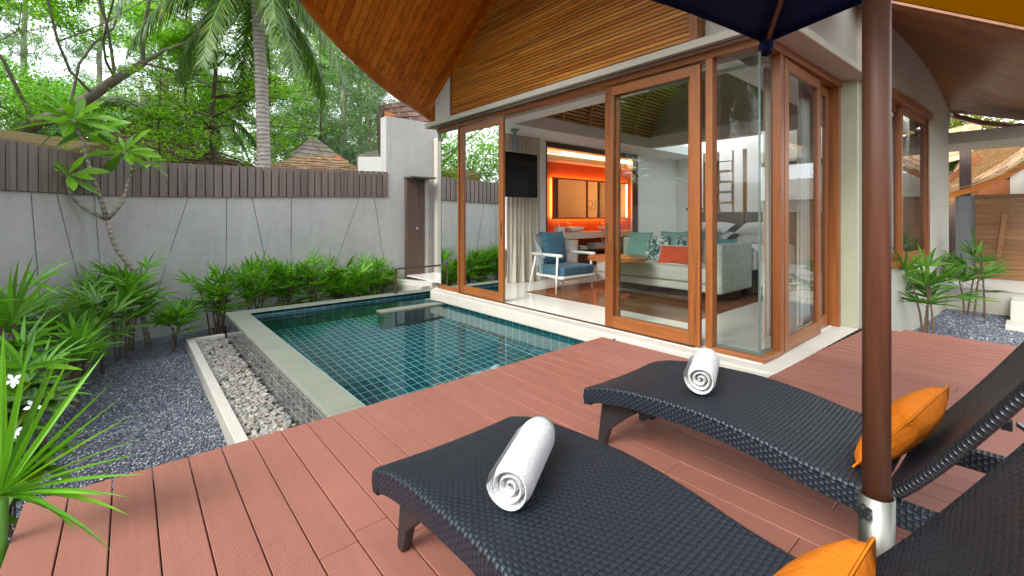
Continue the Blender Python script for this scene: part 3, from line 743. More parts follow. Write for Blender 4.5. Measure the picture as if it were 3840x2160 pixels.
sw = b.build('side_window', M['teak'], villa, bevel=.004)
for ua, ub, dd in ((uw0+.09,1.98,.045),(1.90,uw1-.09,.0)):
    b = MB(); bar(b,ua,ua+.07,zw0+.05,zw1-.085,dd,dd+.045); bar(b,ub-.07,ub,zw0+.05,zw1-.085,dd,dd+.045); bar(b,ua+.07,ub-.07,zw0+.05,zw0+.14,dd+.002,dd+.043); bar(b,ua+.07,ub-.07,zw1-.165,zw1-.085,dd+.002,dd+.043)
    b.build('sash', M['teak'], sw, bevel=.003)
    b = MB(); P = [tuple(A+U*u+NV*(dd+.022)+Vector((0,0,z))) for u, z in ((ua+.065,zw0+.13),(ub-.065,zw0+.13),(ub-.065,zw1-.16),(ua+.065,zw1-.16))]; b.add(P,[(0,1,2,3)]); b.build('pane', M['glass'], sw)

# gable: slatted wall, white pilaster, beige return
rr = random.Random(8)
RY = 3.70; RZ0 = 3.57; RS = .65
def roof_z(y): return RZ0-RS*(abs(y-RY)-(6.46-RY))
b = MB(); z = 2.872
while z < 5.2:
    hw = max(0, (roof_z(RY)-z-.02)/RS)        # half width at that height
    y0 = max(2.14, RY-hw); y1 = min(6.36, RY+hw); 
    if y1-y0 > .1:
        y = y0
        while y < y1-.01:
            L = min(rr.choice([.9,1.4,1.9,2.4])*rr.uniform(.8,1.2), y1-y); d = rr.uniform(-.002,.002)
            b.box(4.13+d,4.155+d,y,y+L-.0015,z+.0015,z+.038); y += L
    z += .0445
b.build('gable_slats', M['slats'], villa)
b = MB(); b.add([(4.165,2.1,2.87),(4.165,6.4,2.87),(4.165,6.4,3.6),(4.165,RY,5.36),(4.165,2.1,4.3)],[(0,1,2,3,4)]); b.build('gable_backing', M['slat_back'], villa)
for q in ((4.11,4.17,6.36,6.39,2.87,3.62),(4.06,4.17,2.06,2.14,2.87,4.28)): b = MB(); b.box(*q); b.build('gable_trim', M['teak'], villa, bevel=.003)
b = MB(); b.slab([(4.10,6.395,2.868),(4.10,6.86,2.868),(4.10,6.86,3.29),(4.10,6.395,3.60)], (.22,0,0)); b.build('pilaster', M['plaster_white'], villa)
b = MB(); b.box(4.22,4.40,1.42,2.06,2.868,4.25); b.build('gable_wall', M['plaster_beige'], villa)
b = MB(); b.slab([(4.405,1.42,2.868),(6.9,1.38,2.868),(6.9,1.38,3.80),(4.405,1.42,3.82)], (0,.2,0)); b.build('gable_wall', M['plaster_beige'], villa)
b = MB(); b.slab([(4.35,6.7,2.868),(11.4,6.7,2.868),(11.4,6.7,3.38),(4.35,6.7,3.38)], (0,.15,0)); b.build('upper_wall', M['plaster_beige'], villa)

# roof: planked soffit with a curved, leaf shaped eave
EX = [.4,.5,.8,1.2,1.73,1.993,2.299,2.574,2.854,3.398,3.921,4.296,5.2,6.4,8,10.5,12]
EY = [3.75,4.3,4.95,5.42,5.871,6.066,6.263,6.419,6.572,6.829,7.022,7.175,7.40,7.55,7.55,7.3,7.0]
ey = lambda x: float(np.interp(x, EX, EY))
roof = MB(); x = .45; W = .1055
while x < 6.4:
    xm = x+W/2; ya, yb = ey(x), ey(x+W-.008)
    P = [(x,RY+.01,roof_z(RY)),(x+W-.008,RY+.01,roof_z(RY)),(x+W-.008,yb,roof_z(yb)),(x,ya,roof_z(ya))]
    roof.slab(P, (0,0,.03)); 
    yc = max(.55, 2*RY-ya)  # unseen right eave, lengthened to shade the gable wall
    if x < 5.75:
        P = [(x,RY-.01,roof_z(RY)),(x+W-.008,RY-.01,roof_z(RY)),(x+W-.008,yc,roof_z(yc)),(x,yc,roof_z(yc))]
        roof.slab(P, (0,0,.03))
    x += W
rf = roof.build('roof', M['soffit'], villa, bevel=.003, seg=1)
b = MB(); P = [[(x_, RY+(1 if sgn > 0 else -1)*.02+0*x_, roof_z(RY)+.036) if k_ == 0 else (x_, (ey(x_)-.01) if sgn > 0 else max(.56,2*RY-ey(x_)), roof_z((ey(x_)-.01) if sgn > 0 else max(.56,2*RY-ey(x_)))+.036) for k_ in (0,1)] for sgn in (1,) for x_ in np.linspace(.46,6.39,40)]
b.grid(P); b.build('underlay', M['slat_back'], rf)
xs = np.linspace(.45, 6.4, 60)
b = MB(); rows = []
for xx in xs:
    y = ey(xx); z = roof_z(y)
    t = Vector((.1, ey(xx+.05)-ey(xx-.05), 0)).normalized(); n = Vector((-t.y, t.x, 0))
    p = Vector((xx,y,z)); 
    a = p+n*.0+Vector((0,0,.0)); c = p+n*.035+Vector((0,0,-.125)); d = p+n*.075+Vector((0,0,-.12)); e = p+n*.075+Vector((0,0,.16)); f = p+Vector((0,0,.16))
    rows.append([a,c,d,e,f])
b.grid(rows); b.build('fascia', M['fascia'], rf, smooth=False)
# roof covering above
b = MB(); 
P = []
for xx in list(np.linspace(.45,5.75,14))+[5.76,7,8,9.1]:  # stops short at the rear, an added opening that lets daylight indoors
    y = ey(xx)+.06; y2 = max(.5, 2*RY-y) if xx < 5.755 else 1.2
    P.append([(xx,y,roof_z(y)+.17),(xx,RY,roof_z(RY)+.2),(xx,y2,roof_z(y2)+.17)])
b.grid(P); b.build('covering', M['shingle_dark'], rf)
# right hand roof with fan of dark planks and golden verge board
Wp = [(6.3,1.35,3.79),(6.643,1.20,3.745),(7.423,1.22,3.738),(8.153,1.179,3.728),(8.845,1.14,3.687),(9.76,1.088,3.594),(10.414,1.05,3.446),(11.302,1.0,3.21),(11.55,.985,3.165)]
Op = [(6.95,-.35,2.90),(7.26,-.35,2.80),(8.75,-.35,2.80),(9.55,-.35,2.82),(10.5,-.35,2.80),(11.3,-.35,2.81),(11.9,-.35,2.82),(12.6,-.35,2.86),(13.0,-.35,2.93)]
def ipl(P, t):
    i = min(int(t), len(P)-2); q = t-i; return Vector(P[i])*(1-q)+Vector(P[i+1])*q
b = MB(); K = 58
for j in range(K):
    t0 = j*(len(Wp)-1)/K; t1 = (j+.93)*(len(Wp)-1)/K
    a0, a1, c0, c1 = ipl(Wp,t0), ipl(Wp,t1), ipl(Op,t0), ipl(Op,t1)
    b.slab([a0+NV*.25+Vector((0,0,.1)), a1+NV*.25+Vector((0,0,.1)), a1, c1, c0, a0], (0,0,.03))
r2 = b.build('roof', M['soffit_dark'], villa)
b = MB()
va, vb = Vector((6.36,1.75,4.14)), Vector((7.34,-.55,2.74)); dv = vb-va; n = Vector((dv.y,-dv.x,0)).normalized()
b.slab([va+Vector((0,0,.02)), vb+Vector((0,0,.02)), vb+Vector((0,0,.46)), va+Vector((0,0,.46))], n*.05)
b.slab([va-n*-.0+Vector((0,0,-.03)), vb+Vector((0,0,-.03)), vb+Vector((0,0,.018)), va+Vector((0,0,.018))], n*.075)
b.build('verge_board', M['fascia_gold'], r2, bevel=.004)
b = MB()
for j in range(26):
    t = j/26; p = va.lerp(vb, t)+Vector((0,0,.47)); q = va.lerp(vb, t+.036)+Vector((0,0,.47))
    for i in range(3):
        o = Vector((.32*i,.0,.0))-n*-.06
        b.slab([p+o, q+o, q+o+Vector((.4,.03,.02)), p+o+Vector((.4,.03,.02))], (0,0,.02+.02*(i%2)))
b.build('covering', M['shingle_dark'], r2)
b = MB(); 
rows = []
for j in range(K+1):
    t0 = j*(len(Wp)-1)/K; a0, c0 = ipl(Wp,t0), ipl(Op,t0); rows.append([a0+NV*.25+Vector((0,0,.14)), a0+Vector((0,0,.04)), a0.lerp(c0,.5)+Vector((0,0,.04)), c0+Vector((0,0,.04))])
b.grid(rows); b.build('underlay', M['slat_back'], r2)
b = MB(); b.tube([(11.55,.985,3.12),(11.95,.62,2.98),(12.4,.25,2.93),(13.0,-.35,2.90)], .05, 6); b.build('eave_rim', M['teak_x'], r2)

# room shell: walls, ring beam, barrel ceiling
b = MB()
b.box(6.36,6.40,6.38,6.50,.004,2.79); b.box(4.2,6.36,6.93,6.95,2.6,2.79)
b.box(6.24,6.36,6.38,6.5,.004,2.8); b.box(9.58,11.5,6.38,6.5,.004,2.82); b.box(6.36,9.58,6.38,6.5,2.77,2.82)
b.box(11.4,11.52,1.3,6.5,.004,3.2)
b.build('inner_wall', M['room_white'], villa)
b = MB(); b.box(6.40,9.58,6.375,6.40,2.66,2.77); b.box(6.37,6.40,6.37,6.5,.004,2.77); b.box(9.52,9.58,6.37,6.5,.004,2.77); b.build('door_lining', M['dark_wood'], villa)
b = MB(); b.box(4.56,4.9,1.9,6.40,2.80,3.02); b.box(4.9,11.4,5.66,6.40,2.80,3.02); b.box(4.9,11.4,1.55,2.15,2.80,3.02); b.box(4.5,4.9,6.4,6.7,2.8,3.02); b.box(5.7,11.4,6.40,6.70,2.84,3.02); b.box(8.95,9.1,2.15,5.66,2.80,3.05); b.build('ring_beam', M['room_white'], villa)
b = MB(); rows = []; NA = 14
def arc(t): a = PI*t; return 3.9+1.78*math.cos(a), 3.02+1.35*math.sin(a)
# slats of the barrel ceiling
for j in range(64):
    (y0,z0),(y1,z1) = arc(j/64+.002), arc((j+.78)/64)
    d = Vector((0,y1-y0,z1-z0)); n = Vector((0,-d.z,d.y)).normalized()
    b.slab([(4.9,y0,z0),(9.2,y0,z0),(9.2,y1,z1),(4.9,y1,z1)], -n*.015 if n.z < 0 else n*.015)
vt = b.build('vault', M['ceil_slat'], villa)
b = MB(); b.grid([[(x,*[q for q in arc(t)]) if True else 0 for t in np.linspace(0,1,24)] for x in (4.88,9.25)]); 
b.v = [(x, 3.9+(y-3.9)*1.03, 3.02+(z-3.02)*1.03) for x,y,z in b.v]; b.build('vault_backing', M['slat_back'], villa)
for xr in (5.35,6.1,6.85,7.6,8.35):
    b = MB(); b.tube([(xr, 3.9+(arc(t)[0]-3.9)*.985, 3.02+(arc(t)[1]-3.02)*.985) for t in np.linspace(0,1,25)], .024, 5); b.build('rib', M['ceil_slat'], vt)
b = MB(); P = [(9.22, 3.9+(arc(t)[0]-3.9)*1.05, 3.02+(arc(t)[1]-3.02)*1.05) for t in np.linspace(0,1,24)]; b.add(P, [tuple(range(24))]); b.build('vault_end', M['plaster_beige'], villa)
b = MB(); b.box(4.75,4.86,1.9,2.9,2.795,2.799); 
for j in range(14): b.box(4.66+.016*j,4.667+.016*j,2.25,3.05,2.788,2.80)
b.build('air_grille', M['grey_frame'], villa)
# bathroom beyond the left wall
b = MB(); b.box(6.3,11.6,7.9,8.0,.004,2.63); b.build('red_wall', M['red_wall'], villa)
b = MB(); b.box(6.3,11.6,7.55,8.0,2.64,2.76); b.box(6.3,11.6,6.6,8.0,3.0,3.05); b.box(11.5,11.6,6.5,8.0,0,3.0); b.box(6.2,6.3,7.4,8.0,0,3.0); b.build('bath_ceiling', M['room_white'], villa)
b = MB()
for j in range(9): b.box(6.4+.55*j,6.9+.55*j,7.0,7.5,2.84,2.86)
b.build('bath_ceiling_panels', M['ceil_slat'], villa)
b = MB(); b.box(6.4,11.4,7.58,7.9,2.765,2.772); b.build('cove_light', M['cove'], villa)
b = MB(); b.box(5.2,6.2,8.6,8.76,-.05,3.0); b.build('bath_wall', M['plaster_beige'], villa)

# ------------------------------------------------------------------ things in the room
# tub seen through the left glass
t = thing('bathtub', 'white stone bathtub seen through the left glass panels', 'bathtub', (5.9,7.7,0))
b = MB(); b.box(5.35,6.6,7.15,8.3,.0,.50); b.box(5.30,6.65,7.10,8.35,.50,.56); b.build('tub', M['stone_white'], t, bevel=.03)
b = MB(); b.tube([(5.6,7.25,.56),(5.6,7.25,.85),(5.6,7.35,.92),(5.6,7.48,.88)], .014, 8); b.build('spout', M['chrome'], t)
t = thing('potted_plant', 'small green plant standing on the rim of the white bathtub', 'plant', (5.85,7.2,.56))
b = MB(); b.lathe([(.04,0),(.055,.1)], (5.85,7.2,.56), 12); b.build('pot', M['cream'], t)
b = MB(); rr = random.Random(2)
for j in range(26):
    a = rr.uniform(0,2*PI); b.leaf((5.85,7.2,.66+rr.uniform(0,.15)), (math.cos(a),math.sin(a),rr.uniform(.3,1.2)), (0,0,1), .14, .05, .4)
b.build('leaves', M['palm_leaf'], t)

# curtains
def curtain(name, label, pts, z0, z1, mat, fold=.032, pitch=.085, flare=.0, cat='curtain', n=10):
    o = thing(name, label, cat, (*pts[0], z0)); b = MB(); P = []
    tot = 0; L = [0]
    for a, c in zip(pts, pts[1:]): tot += math.hypot(c[0]-a[0], c[1]-a[1]); L.append(tot)
    m = int(tot/pitch*8); rr = random.Random(len(label)); ph = [rr.uniform(-.8,.8) for _ in range(m+2)]
    for i in range(m+1):
        s = tot*i/m; x = np.interp(s, L, [p[0] for p in pts]); y = np.interp(s, L, [p[1] for p in pts]); col = []
        x2 = np.interp(min(s+.01,tot), L, [p[0] for p in pts])-np.interp(max(s-.01,0), L, [p[0] for p in pts]); y2 = np.interp(min(s+.01,tot), L, [p[1] for p in pts])-np.interp(max(s-.01,0), L, [p[1] for p in pts])
        q = math.hypot(x2,y2) or 1
        for k in range(n+1):
            t = k/n; f = fold*(1-.35*t)*math.sin(2*PI*s/pitch+ph[i//8]*.6*(1-t)); fl = flare*(1-t)**4*math.sin(2*PI*s/pitch*.5)
            col.append((x-y2/q*(f+fl)+x2/q*flare*.4*(1-t)**5*(1 if s > tot/2 else -1), y+x2/q*(f+fl), z0+(z1-z0)*t))
        P.append(col)
    b.grid(P); c = b.build('fabric', mat, o, smooth=True); return o
curtain('curtain', 'beige pleated curtain hanging beside the television', [(5.40,6.40),(5.62,6.34),(6.12,6.30)], .012, 2.79, M['curtain'], flare=.07)
curtain('curtain', 'pale green curtain gathered behind the right side glass door', [(5.72,1.72),(6.05,1.70)], .012, 2.79, M['sheer'], fold=.03)
curtain('curtain', 'beige curtain drawn behind the glass door near the pillar', [(4.95,1.80),(5.28,1.78)], .012, 2.79, M['curtain'], fold=.025)
p0 = A+U*2.15+NV*.32; p1 = A+U*3.3+NV*.32
curtain('curtain', 'white sheer curtain hanging inside the wall window by the palms', [tuple(p0[:2]),tuple(p1[:2])], .1, 2.82, M['sheer'], fold=.03)
# television on a ceiling pole
t = thing('television', 'black flat television hung from a ceiling pole in front of the beige curtain', 'television', (5.35,5.75,2.79))
c0 = Vector((4.32,5.9,0)); c1 = Vector((5.655,5.9,0)); u = (c1-c0).normalized(); n = Vector((u.y,-u.x,0)); u3 = u
b = MB(); mid = (c0+c1)/2
b.obox((mid.x,mid.y,1.98), u*.667, n*.022, (0,0,.39)); b.build('screen', M['screen'], t, bevel=.006)
b = MB(); b.tube([(5.18,5.96,2.0),(5.18,5.96,2.80)], .035, 12); b.lathe([(.075,-.03),(.075,0)], (5.18,5.96,2.79)); b.build('ceiling_pole', M['grey_frame'], t)
b = MB(); b.obox((5.18,5.945,2.0), u*.12, n*.02, (0,0,.1)); b.build('bracket', M['black_metal'], t)

# armchair, facing -Y
t = thing('armchair', 'white framed armchair with blue cushions standing by the open door', 'armchair', (5.65,5.25,0))
def leg(p, q, r0=.014, r1=.02):
    b = MB(); b.tube([p,q], [r0,r1], 10); return b.build('leg', M['white_frame'], t, smooth=True)
leg((5.19,4.97,.004),(5.225,4.97,.60)); leg((6.11,4.99,.004),(6.075,4.99,.60)); leg((5.20,5.62,.004),(5.26,5.50,.61)); leg((6.08,5.64,.004),(6.02,5.50,.61))
for x, a in ((5.235,0),(6.055,0)):
    b = MB(); b.tube([(x,4.88,.618),(x,5.1,.622),(x,5.58,.622)], .026, 10); b.build('armrest', M['white_frame'], t, smooth=True)
b = MB(); b.prism([(5.24,4.86),(6.06,4.86),(6.09,4.92),(6.0,5.55),(5.3,5.55),(5.21,4.92)], .245, .29); b.box(5.24,6.05,5.0,5.04,.19,.247); b.build('seat_frame', M['white_frame'], t, bevel=.015)
b = MB(); b.box(5.27,6.03,4.87,5.50,.292,.44); b.build('seat_cushion', M['blue_fabric'], t, bevel=.035, seg=4)
def back_pt(a, z):   # curved wrap-round back
    r = .40+.06*(z-.3); return Vector((5.645+r*1.02*math.sin(a), 5.30+r*.80*math.cos(a)+.10*(z-.3), z))
b = MB(); AM = 1.75
top = [back_pt(a, .30+.66*math.cos(a/AM*PI/2*.92)**.45) for a in np.linspace(-AM,AM,33)]
b.tube(top, .018, 8); fr = b.build('back_frame', M['grey_frame'], t, smooth=True)
b = MB()
for a in np.linspace(-AM*.93,AM*.93,44):
    zt = .30+.66*math.cos(a/AM*PI/2*.92)**.45
    b.tube([back_pt(a*.9,.30), back_pt(a*.96,(zt+.3)/2), back_pt(a,zt)], .0055, 4)
b.build('woven_cord', M['grey_frame'], fr)
def pillow(b, c, ux, uy, w, h, th, n=10, pinch=.12, m=0):
    """soft cushion: ux, uy unit axes of its face"""
    ux = Vector(ux).normalized(); uy = Vector(uy).normalized(); nz = ux.cross(uy).normalized(); c = Vector(c)
    for sg in (1,-1):
        P = []
        for i in range(n+1):
            row = []
            for j in range(n+1):
                a = 2*i/n-1; d = 2*j/n-1
                px = a*(1-pinch*(1-d*d)*.55*abs(a)); py = d*(1-pinch*(1-a*a)*.55*abs(d))
                e = max(0,(1-a*a))*max(0,(1-d*d)); hh = th/2*e**.42+.004
                row.append(c+ux*px*w/2+uy*py*h/2+nz*hh*sg)
            P.append(row)
        b.grid(P, m, flip=(sg < 0))
b = MB(); pillow(b, (5.645,5.46,.70), (1,0,0), (0,.2,1), .58, .60, .22); b.build('back_cushion', M['blue_fabric'], t, smooth=True)

# round side table
t = thing('side_table', 'round brown wooden side table between armchair and sofa', 'table', (5.82,4.25,0))
b = MB(); b.lathe([(.455,.575),(.46,.58),(.46,.62),(.452,.626)], (5.82,4.25,0), 48); b.build('top', M['table_wood'], t)
b = MB(); b.tube([(5.82,4.25,.012),(5.82,4.25,.58)], .03, 12); b.build('stem', M['red_fabric'], t)
b = MB(); b.lathe([(.21,.011),(.21,.03),(.05,.04)], (5.82,4.25,0), 32); b.build('base', M['table_wood'], t)
# sofa
t = thing('sofa', 'long grey fabric sofa at the foot of the bed', 'sofa', (6.8,4,0))
b = MB(); b.box(6.47,7.3,2.98,5.0,.011,.15); b.build('plinth', M['dark_wood'], t)
b = MB(); b.box(6.29,7.33,2.95,5.05,.15,.265); b.build('base', M['grey_fabric'], t, bevel=.03, seg=3)
b = MB(); b.box(6.28,7.2,2.96,5.05,.27,.50); b.build('seat', M['grey_fabric'], t, bevel=.05, seg=4)
b = MB(); b.box(7.18,7.38,2.96,5.12,.3,.86); b.build('backrest', M['grey_fabric'], t, bevel=.04, seg=3)
b = MB(); b.box(6.27,7.33,2.83,2.94,.15,.86); b.build('arm', M['green_velvet'], t, bevel=.035, seg=3)
def cush(label, c, ux, uy, w, h, th, mat, name='cushion', cat='cushion', group=None, piping=None):
    o = thing(name, label, cat, (c[0],c[1],c[2]-h/2), group); b = MB(); pillow(b, c, ux, uy, w, h, th); b.build('cover', mat, o, smooth=True)
    if piping:
        b = MB(); ux = Vector(ux).normalized(); uy = Vector(uy).normalized(); c = Vector(c); P = []
        for q in range(41):
            a, d = [(-1+q/5,-1),(1,-1+(q-10)/5),(1-(q-20)/5,1),(-1,1-(q-30)/5)][min(q//10,3)]
            px = a*(1-.12*(1-d*d)*.55*abs(a)); py = d*(1-.12*(1-a*a)*.55*abs(d)); P.append(c+ux*px*w/2+uy*py*h/2)
        b.tube(P, .008, 5, cap=False); b.build('piping', piping, o)
    return o
cush('mint green square cushion leaning at the left end of the grey sofa', (7.03,4.66,.74), (0,1,0), (.25,0,1), .50,.48,.15, M['teal_fabric'])
cush('green and white marbled cushion between mint and dark cushions on the sofa', (6.95,4.25,.71), (.1,1,0), (.3,0,1), .45,.44,.14, M['print_fabric'])
cush('mint green cushion behind the marbled cushion', (7.12,4.05,.76), (0,1,0), (.2,0,1), .5,.48,.14, M['teal_fabric'])
cush('dark marbled cushion beside the white marbled one', (7.0,3.72,.71), (0,1,0), (.3,0,1), .45,.44,.14, M['print_fabric'])
cush('orange red cushion with white piping on the front of the grey sofa', (6.62,3.72,.64), (-.05,1,0), (.35,0,1), .56,.31,.13, M['red_fabric'], piping=M['linen_white'])
cush('teal blue cushion against the green sofa arm', (6.98,3.12,.70), (.35,1,0), (.3,0,1), .46,.44,.14, M['teal_blue'])
# bed
t = thing('bed', 'large bed with white linen and a tan upholstered headboard', 'bed', (8.3,3.6,0))
b = MB(); b.box(7.4,9.15,2.85,4.65,.05,.40); b.build('base', M['dark_wood'], t)
b = MB(); b.box(7.4,9.15,2.8,4.7,.40,.74); b.build('mattress', M['linen_white'], t, bevel=.05, seg=3)
b = MB(); b.grid([[(7.36+i*.06, y, z) for (y,z) in ((2.735,.16+.04*math.sin(i*.4)),(2.745,.4),(2.76,.70),(2.85,.765),(3.6,.77),(4.6,.765))] for i in range(28)]); b.build('bed_sheet', M['linen_white'], t, smooth=True)
for y0, y1 in ((1.9,2.78),(2.79,3.69),(3.70,4.60)):
    b = MB(); b.box(9.15,9.27,y0,y1,.25,1.345); b.build('headboard', M['headboard'], t, bevel=.03, seg=3)
b = MB(); b.box(8.98,9.12,2.35,2.62,1.0,1.012); b.build('shelf', M['cream'], t)
for c, l in (((8.75,4.15,1.02),'white bed pillow on top at the left beside the lattice'),((8.75,3.25,1.02),'white bed pillow on top at the right behind the glass corner'),((8.70,4.15,.86),'white pillow under the left top pillow on the bed'),((8.70,3.25,.86),'white pillow under the right top pillow on the bed')):
    cush(l, c, (.25,1,0), (1,0,.35), .86,.50,.20, M['linen_white'], 'pillow', 'pillow')
cush('teal bed cushion lying in front of the white pillows', (8.2,4.1,.86), (0,1,0), (.6,0,.5), .7,.34,.16, M['teal_blue'])
# lattice screen and wardrobe behind the bed
t = thing('lattice_screen', 'tall light wood lattice screen with square frames behind the bed', 'screen', (9.35,4.1,1.34))
b = MB(); 
for y in (3.72,3.76,3.97,4.27,4.57): b.box(9.30,9.34,y-.014,y+.014,1.0,2.60)
fr = b.build('posts', M['lattice_wood'], t)
rr = random.Random(3)
for ci, (ya, yb) in enumerate(((3.985,4.255),(4.285,4.555))):
    for k in range(6):
        z0 = 1.12+k*.215; z1 = z0+.19; tilt = .06 if (ci+k) % 3 == 1 else 0
        b = MB(); P = [(9.31+tilt,ya,z0),(9.31+tilt,yb,z0),(9.31,yb,z1),(9.31,ya,z1)]
        for a, c in zip(P, P[1:]+P[:1]): b.beam(a, c, .02, .02, up=(1,0,.01))
        b.build('square', M['lattice_wood'], t)
t = thing('wardrobe', 'pale wardrobe with louvred doors behind the bed', 'wardrobe', (10.2,3.0,0))
b = MB(); b.box(10.2,10.7,1.9,3.68,.01,2.3); b.build('body', M['room_white'], t)
b = MB(); b.box(10.14,10.7,1.8,3.72,2.3,2.37); b.build('cornice', M['dark_wood'], t)
for y0, y1 in ((1.92,2.48),(2.5,3.06),(3.08,3.64)):
    b = MB(); b.box(10.17,10.198,y0,y1,.1,2.28); d = b.build('door', M['room_white'], t, bevel=.004)
    b = MB()
    for k in range(24): b.box(10.162,10.17,y0+.07,y1-.07,1.0+k*.03,1.018+k*.03)
    b.build('louvres', M['room_white'], d)
    b = MB(); b.box(10.15,10.17,y0+.22,y0+.30,1.3,1.4); b.build('handle', M['headboard'], d)
t = thing('desk_lamp', 'dark metal lamp stand by the white wall beside the bed', 'lamp', (9.6,5.0,0))
b = MB(); b.tube([(9.6,4.85,.02),(9.6,4.85,1.40)], .03, 8); b.build('stand', M['black_metal'], t)
b = MB(); b.beam((9.6,4.75,1.42),(9.6,5.12,1.42),.05,.045); b.build('arm', M['black_metal'], t)
# vanity
t = thing('vanity', 'pale stone washbasin counter against the orange red bathroom wall', 'vanity', (8.8,7.5,.7))
b = MB(); b.box(7.75,11.4,7.35,7.9,.70,.86); b.build('counter', M['cream'], t, bevel=.02)
b = MB(); b.box(8.55,11.4,7.45,7.9,.36,.40); b.build('shelf', M['dark_wood'], t)
b = MB(); b.box(8.55,11.4,7.55,7.9,.004,.28); b.build('drawer_unit', M['dark_wood'], t)
b = MB(); b.tube([(9.75,7.6,.70),(9.75,7.6,.60),(9.8,7.6,.555),(9.87,7.6,.57),(9.89,7.6,.63)], .02, 8); b.build('drain_pipe', M['cream'], t)
t = thing('bin', 'tall rounded cream bin standing under the counter', 'bin', (8.2,7.5,0))
b = MB(); b.lathe([(.20,.005),(.215,.3),(.215,.66),(.20,.68)], (8.25,7.45,0), 24); b.build('body', M['cream'], t, smooth=True)
for x, l in ((8.62,'white oval washbasin on the counter left of the other basin'),(9.98,'white washbasin partly hidden behind the open glass door')):
    t = thing('washbasin', l, 'washbasin', (x,7.62,.86)); b = MB(); b.lathe([(.14,0),(.25,.04),(.36,.125),(.345,.125),(.22,.05),(.0,.03)], (x,7.62,.862), 28, sy=.62); b.build('bowl', M['petal'], t, smooth=True)
    t = thing('faucet', 'chrome faucet standing behind the '+('left' if x < 9 else 'right')+' washbasin', 'faucet', (x-.02,7.83,.862))
    b = MB(); b.tube([(x-.02,7.83,.862),(x-.02,7.83,1.12)], .022, 8); b.build('body', M['chrome'], t); b = MB(); b.tube([(x-.02,7.82,1.08),(x-.02,7.70,1.06)], .014, 8); b.build('spout', M['chrome'], t); b = MB(); b.beam((x-.02,7.83,1.13),(x+.06,7.80,1.16),.02,.012); b.build('lever', M['chrome'], t)
t = thing('tissue_box', 'white tissue box with a tissue standing on the vanity counter', 'tissue box', (8.0,7.6,.86))
b = MB(); b.box(7.92,8.14,7.5,7.66,.862,1.0); b.build('box', M['petal'], t, bevel=.006); b = MB(); b.add([(7.99,7.56,1.0),(8.09,7.6,1.0),(8.0,7.58,1.11)],[(0,1,2)]); b.build('tissue', M['petal'], t)
for j, x in enumerate((8.22,8.32)):
    t = thing('drinking_glass', ('left' if j == 0 else 'right')+' one of two drinking glasses beside the tissue box', 'glass', (x,7.55,.862)); b = MB(); b.lathe([(.028,0),(.034,.1)], (x,7.55,.862), 14); b.build('tumbler', M['glass'], t)
for x, w, n, l in ((8.85,.30,2,'small stack of folded cream towels on the vanity shelf'),(9.55,.55,3,'large stack of folded cream towels on the vanity shelf')):
    t = thing('towel_stack', l, 'towels', (x,7.6,.40))
    for k in range(n): b = MB(); b.box(x-w/2+.01*k,x+w/2-.01*k,7.48,7.78,.402+k*.052,.45+k*.052); b.build('towel', M['towel'], t, bevel=.018, seg=3)
t = thing('mirror', 'wide backlit mirror in a wooden frame on the orange red wall', 'mirror', (9.3,7.86,1.2))
b = MB(); b.box(8.06,11.2,7.83,7.84,1.22,2.22); b.build('backlight', M['led'], t)
b = MB(); b.box(8.02,11.2,7.775,7.82,1.185,1.225); b.box(8.02,11.2,7.775,7.82,2.20,2.24); b.box(8.02,8.10,7.776,7.819,1.225,2.20); b.box(9.30,9.36,7.776,7.819,1.225,2.20); b.build('frame', M['teak_x'], t)
b = MB(); b.add([(8.09,7.79,1.22),(9.31,7.79,1.22),(9.31,7.79,2.21),(8.09,7.79,2.21)],[(0,1,2,3)]); b.add([(9.35,7.792,1.22),(11.1,7.792,1.22),(11.1,7.792,2.21),(9.35,7.792,2.21)],[(0,1,2,3)]); b.build('silvering', M['mirror'], t)
t = thing('shaving_mirror', 'small round chrome shaving mirror on a swing arm', 'mirror', (9.6,7.7,1.5))
b = MB(); b.tube([(9.6+.1*math.cos(a),7.68,1.60+.1*math.sin(a)) for a in np.linspace(0,2*PI,25)], .009, 6, cap=False); b.build('rim', M['chrome'], t)
b = MB(); b.tube([(9.5,7.78,1.44),(9.5,7.72,1.44),(9.6,7.68,1.46),(9.6,7.68,1.5)], .01, 6); b.build('arm', M['chrome'], t)
# ------------------------------------------------------------------ right side yard
t = thing('terrace_wall', 'low cream terrace wall with a pale stone top beyond the right side gravel', 'wall', (11.4,0,-.4))
b = MB(); b.box(11.12,11.3,-3,1.35,-.8,-.005); b.build('wall', M['plaster_beige'], t)
b = MB(); b.box(11.09,15.5,-3,3.0,-.003,.012); b.build('stone_top', M['stone_white'], t)
t = thing('steps', 'cream stone steps going up to the terrace at the right edge', 'steps', (10.1,0,-.45))
b = MB(); b.box(9.85,10.45,-2,.275,-.7,-.36); b.build('tread', M['stone_white'], t, bevel=.012)
b = MB(); b.box(10.40,11.1,-2,.235,-.7,-.06); b.build('tread', M['stone_white'], t, bevel=.012)
t = thing('concrete_beam', 'grey concrete beam spanning from the villa wall to the right', 'beam', (11.8,0,2.5))
b = MB(); b.prism([(11.25,1.02),(11.25,-3),(12.6,-3),(12.6,1.3)], 2.555, 2.765); b.build('beam', M['plaster_beige'], t, bevel=.008)
t = thing('plank_gate', 'tall gate of horizontal brown planks with a long wooden pull', 'gate', (13,-.3,0))
b = MB(); z = .02
while z < 1.66: b.box(13.0,13.04,-2.5,.765,z,z+.094); z += .0985
b.build('planks', M['gate'], t, bevel=.003, seg=1)
b = MB(); b.beam((12.97,.36,1.30),(12.97,.45,.40),.075,.04,up=(1,0,0)); b.build('pull', M['gate'], t, bevel=.004)
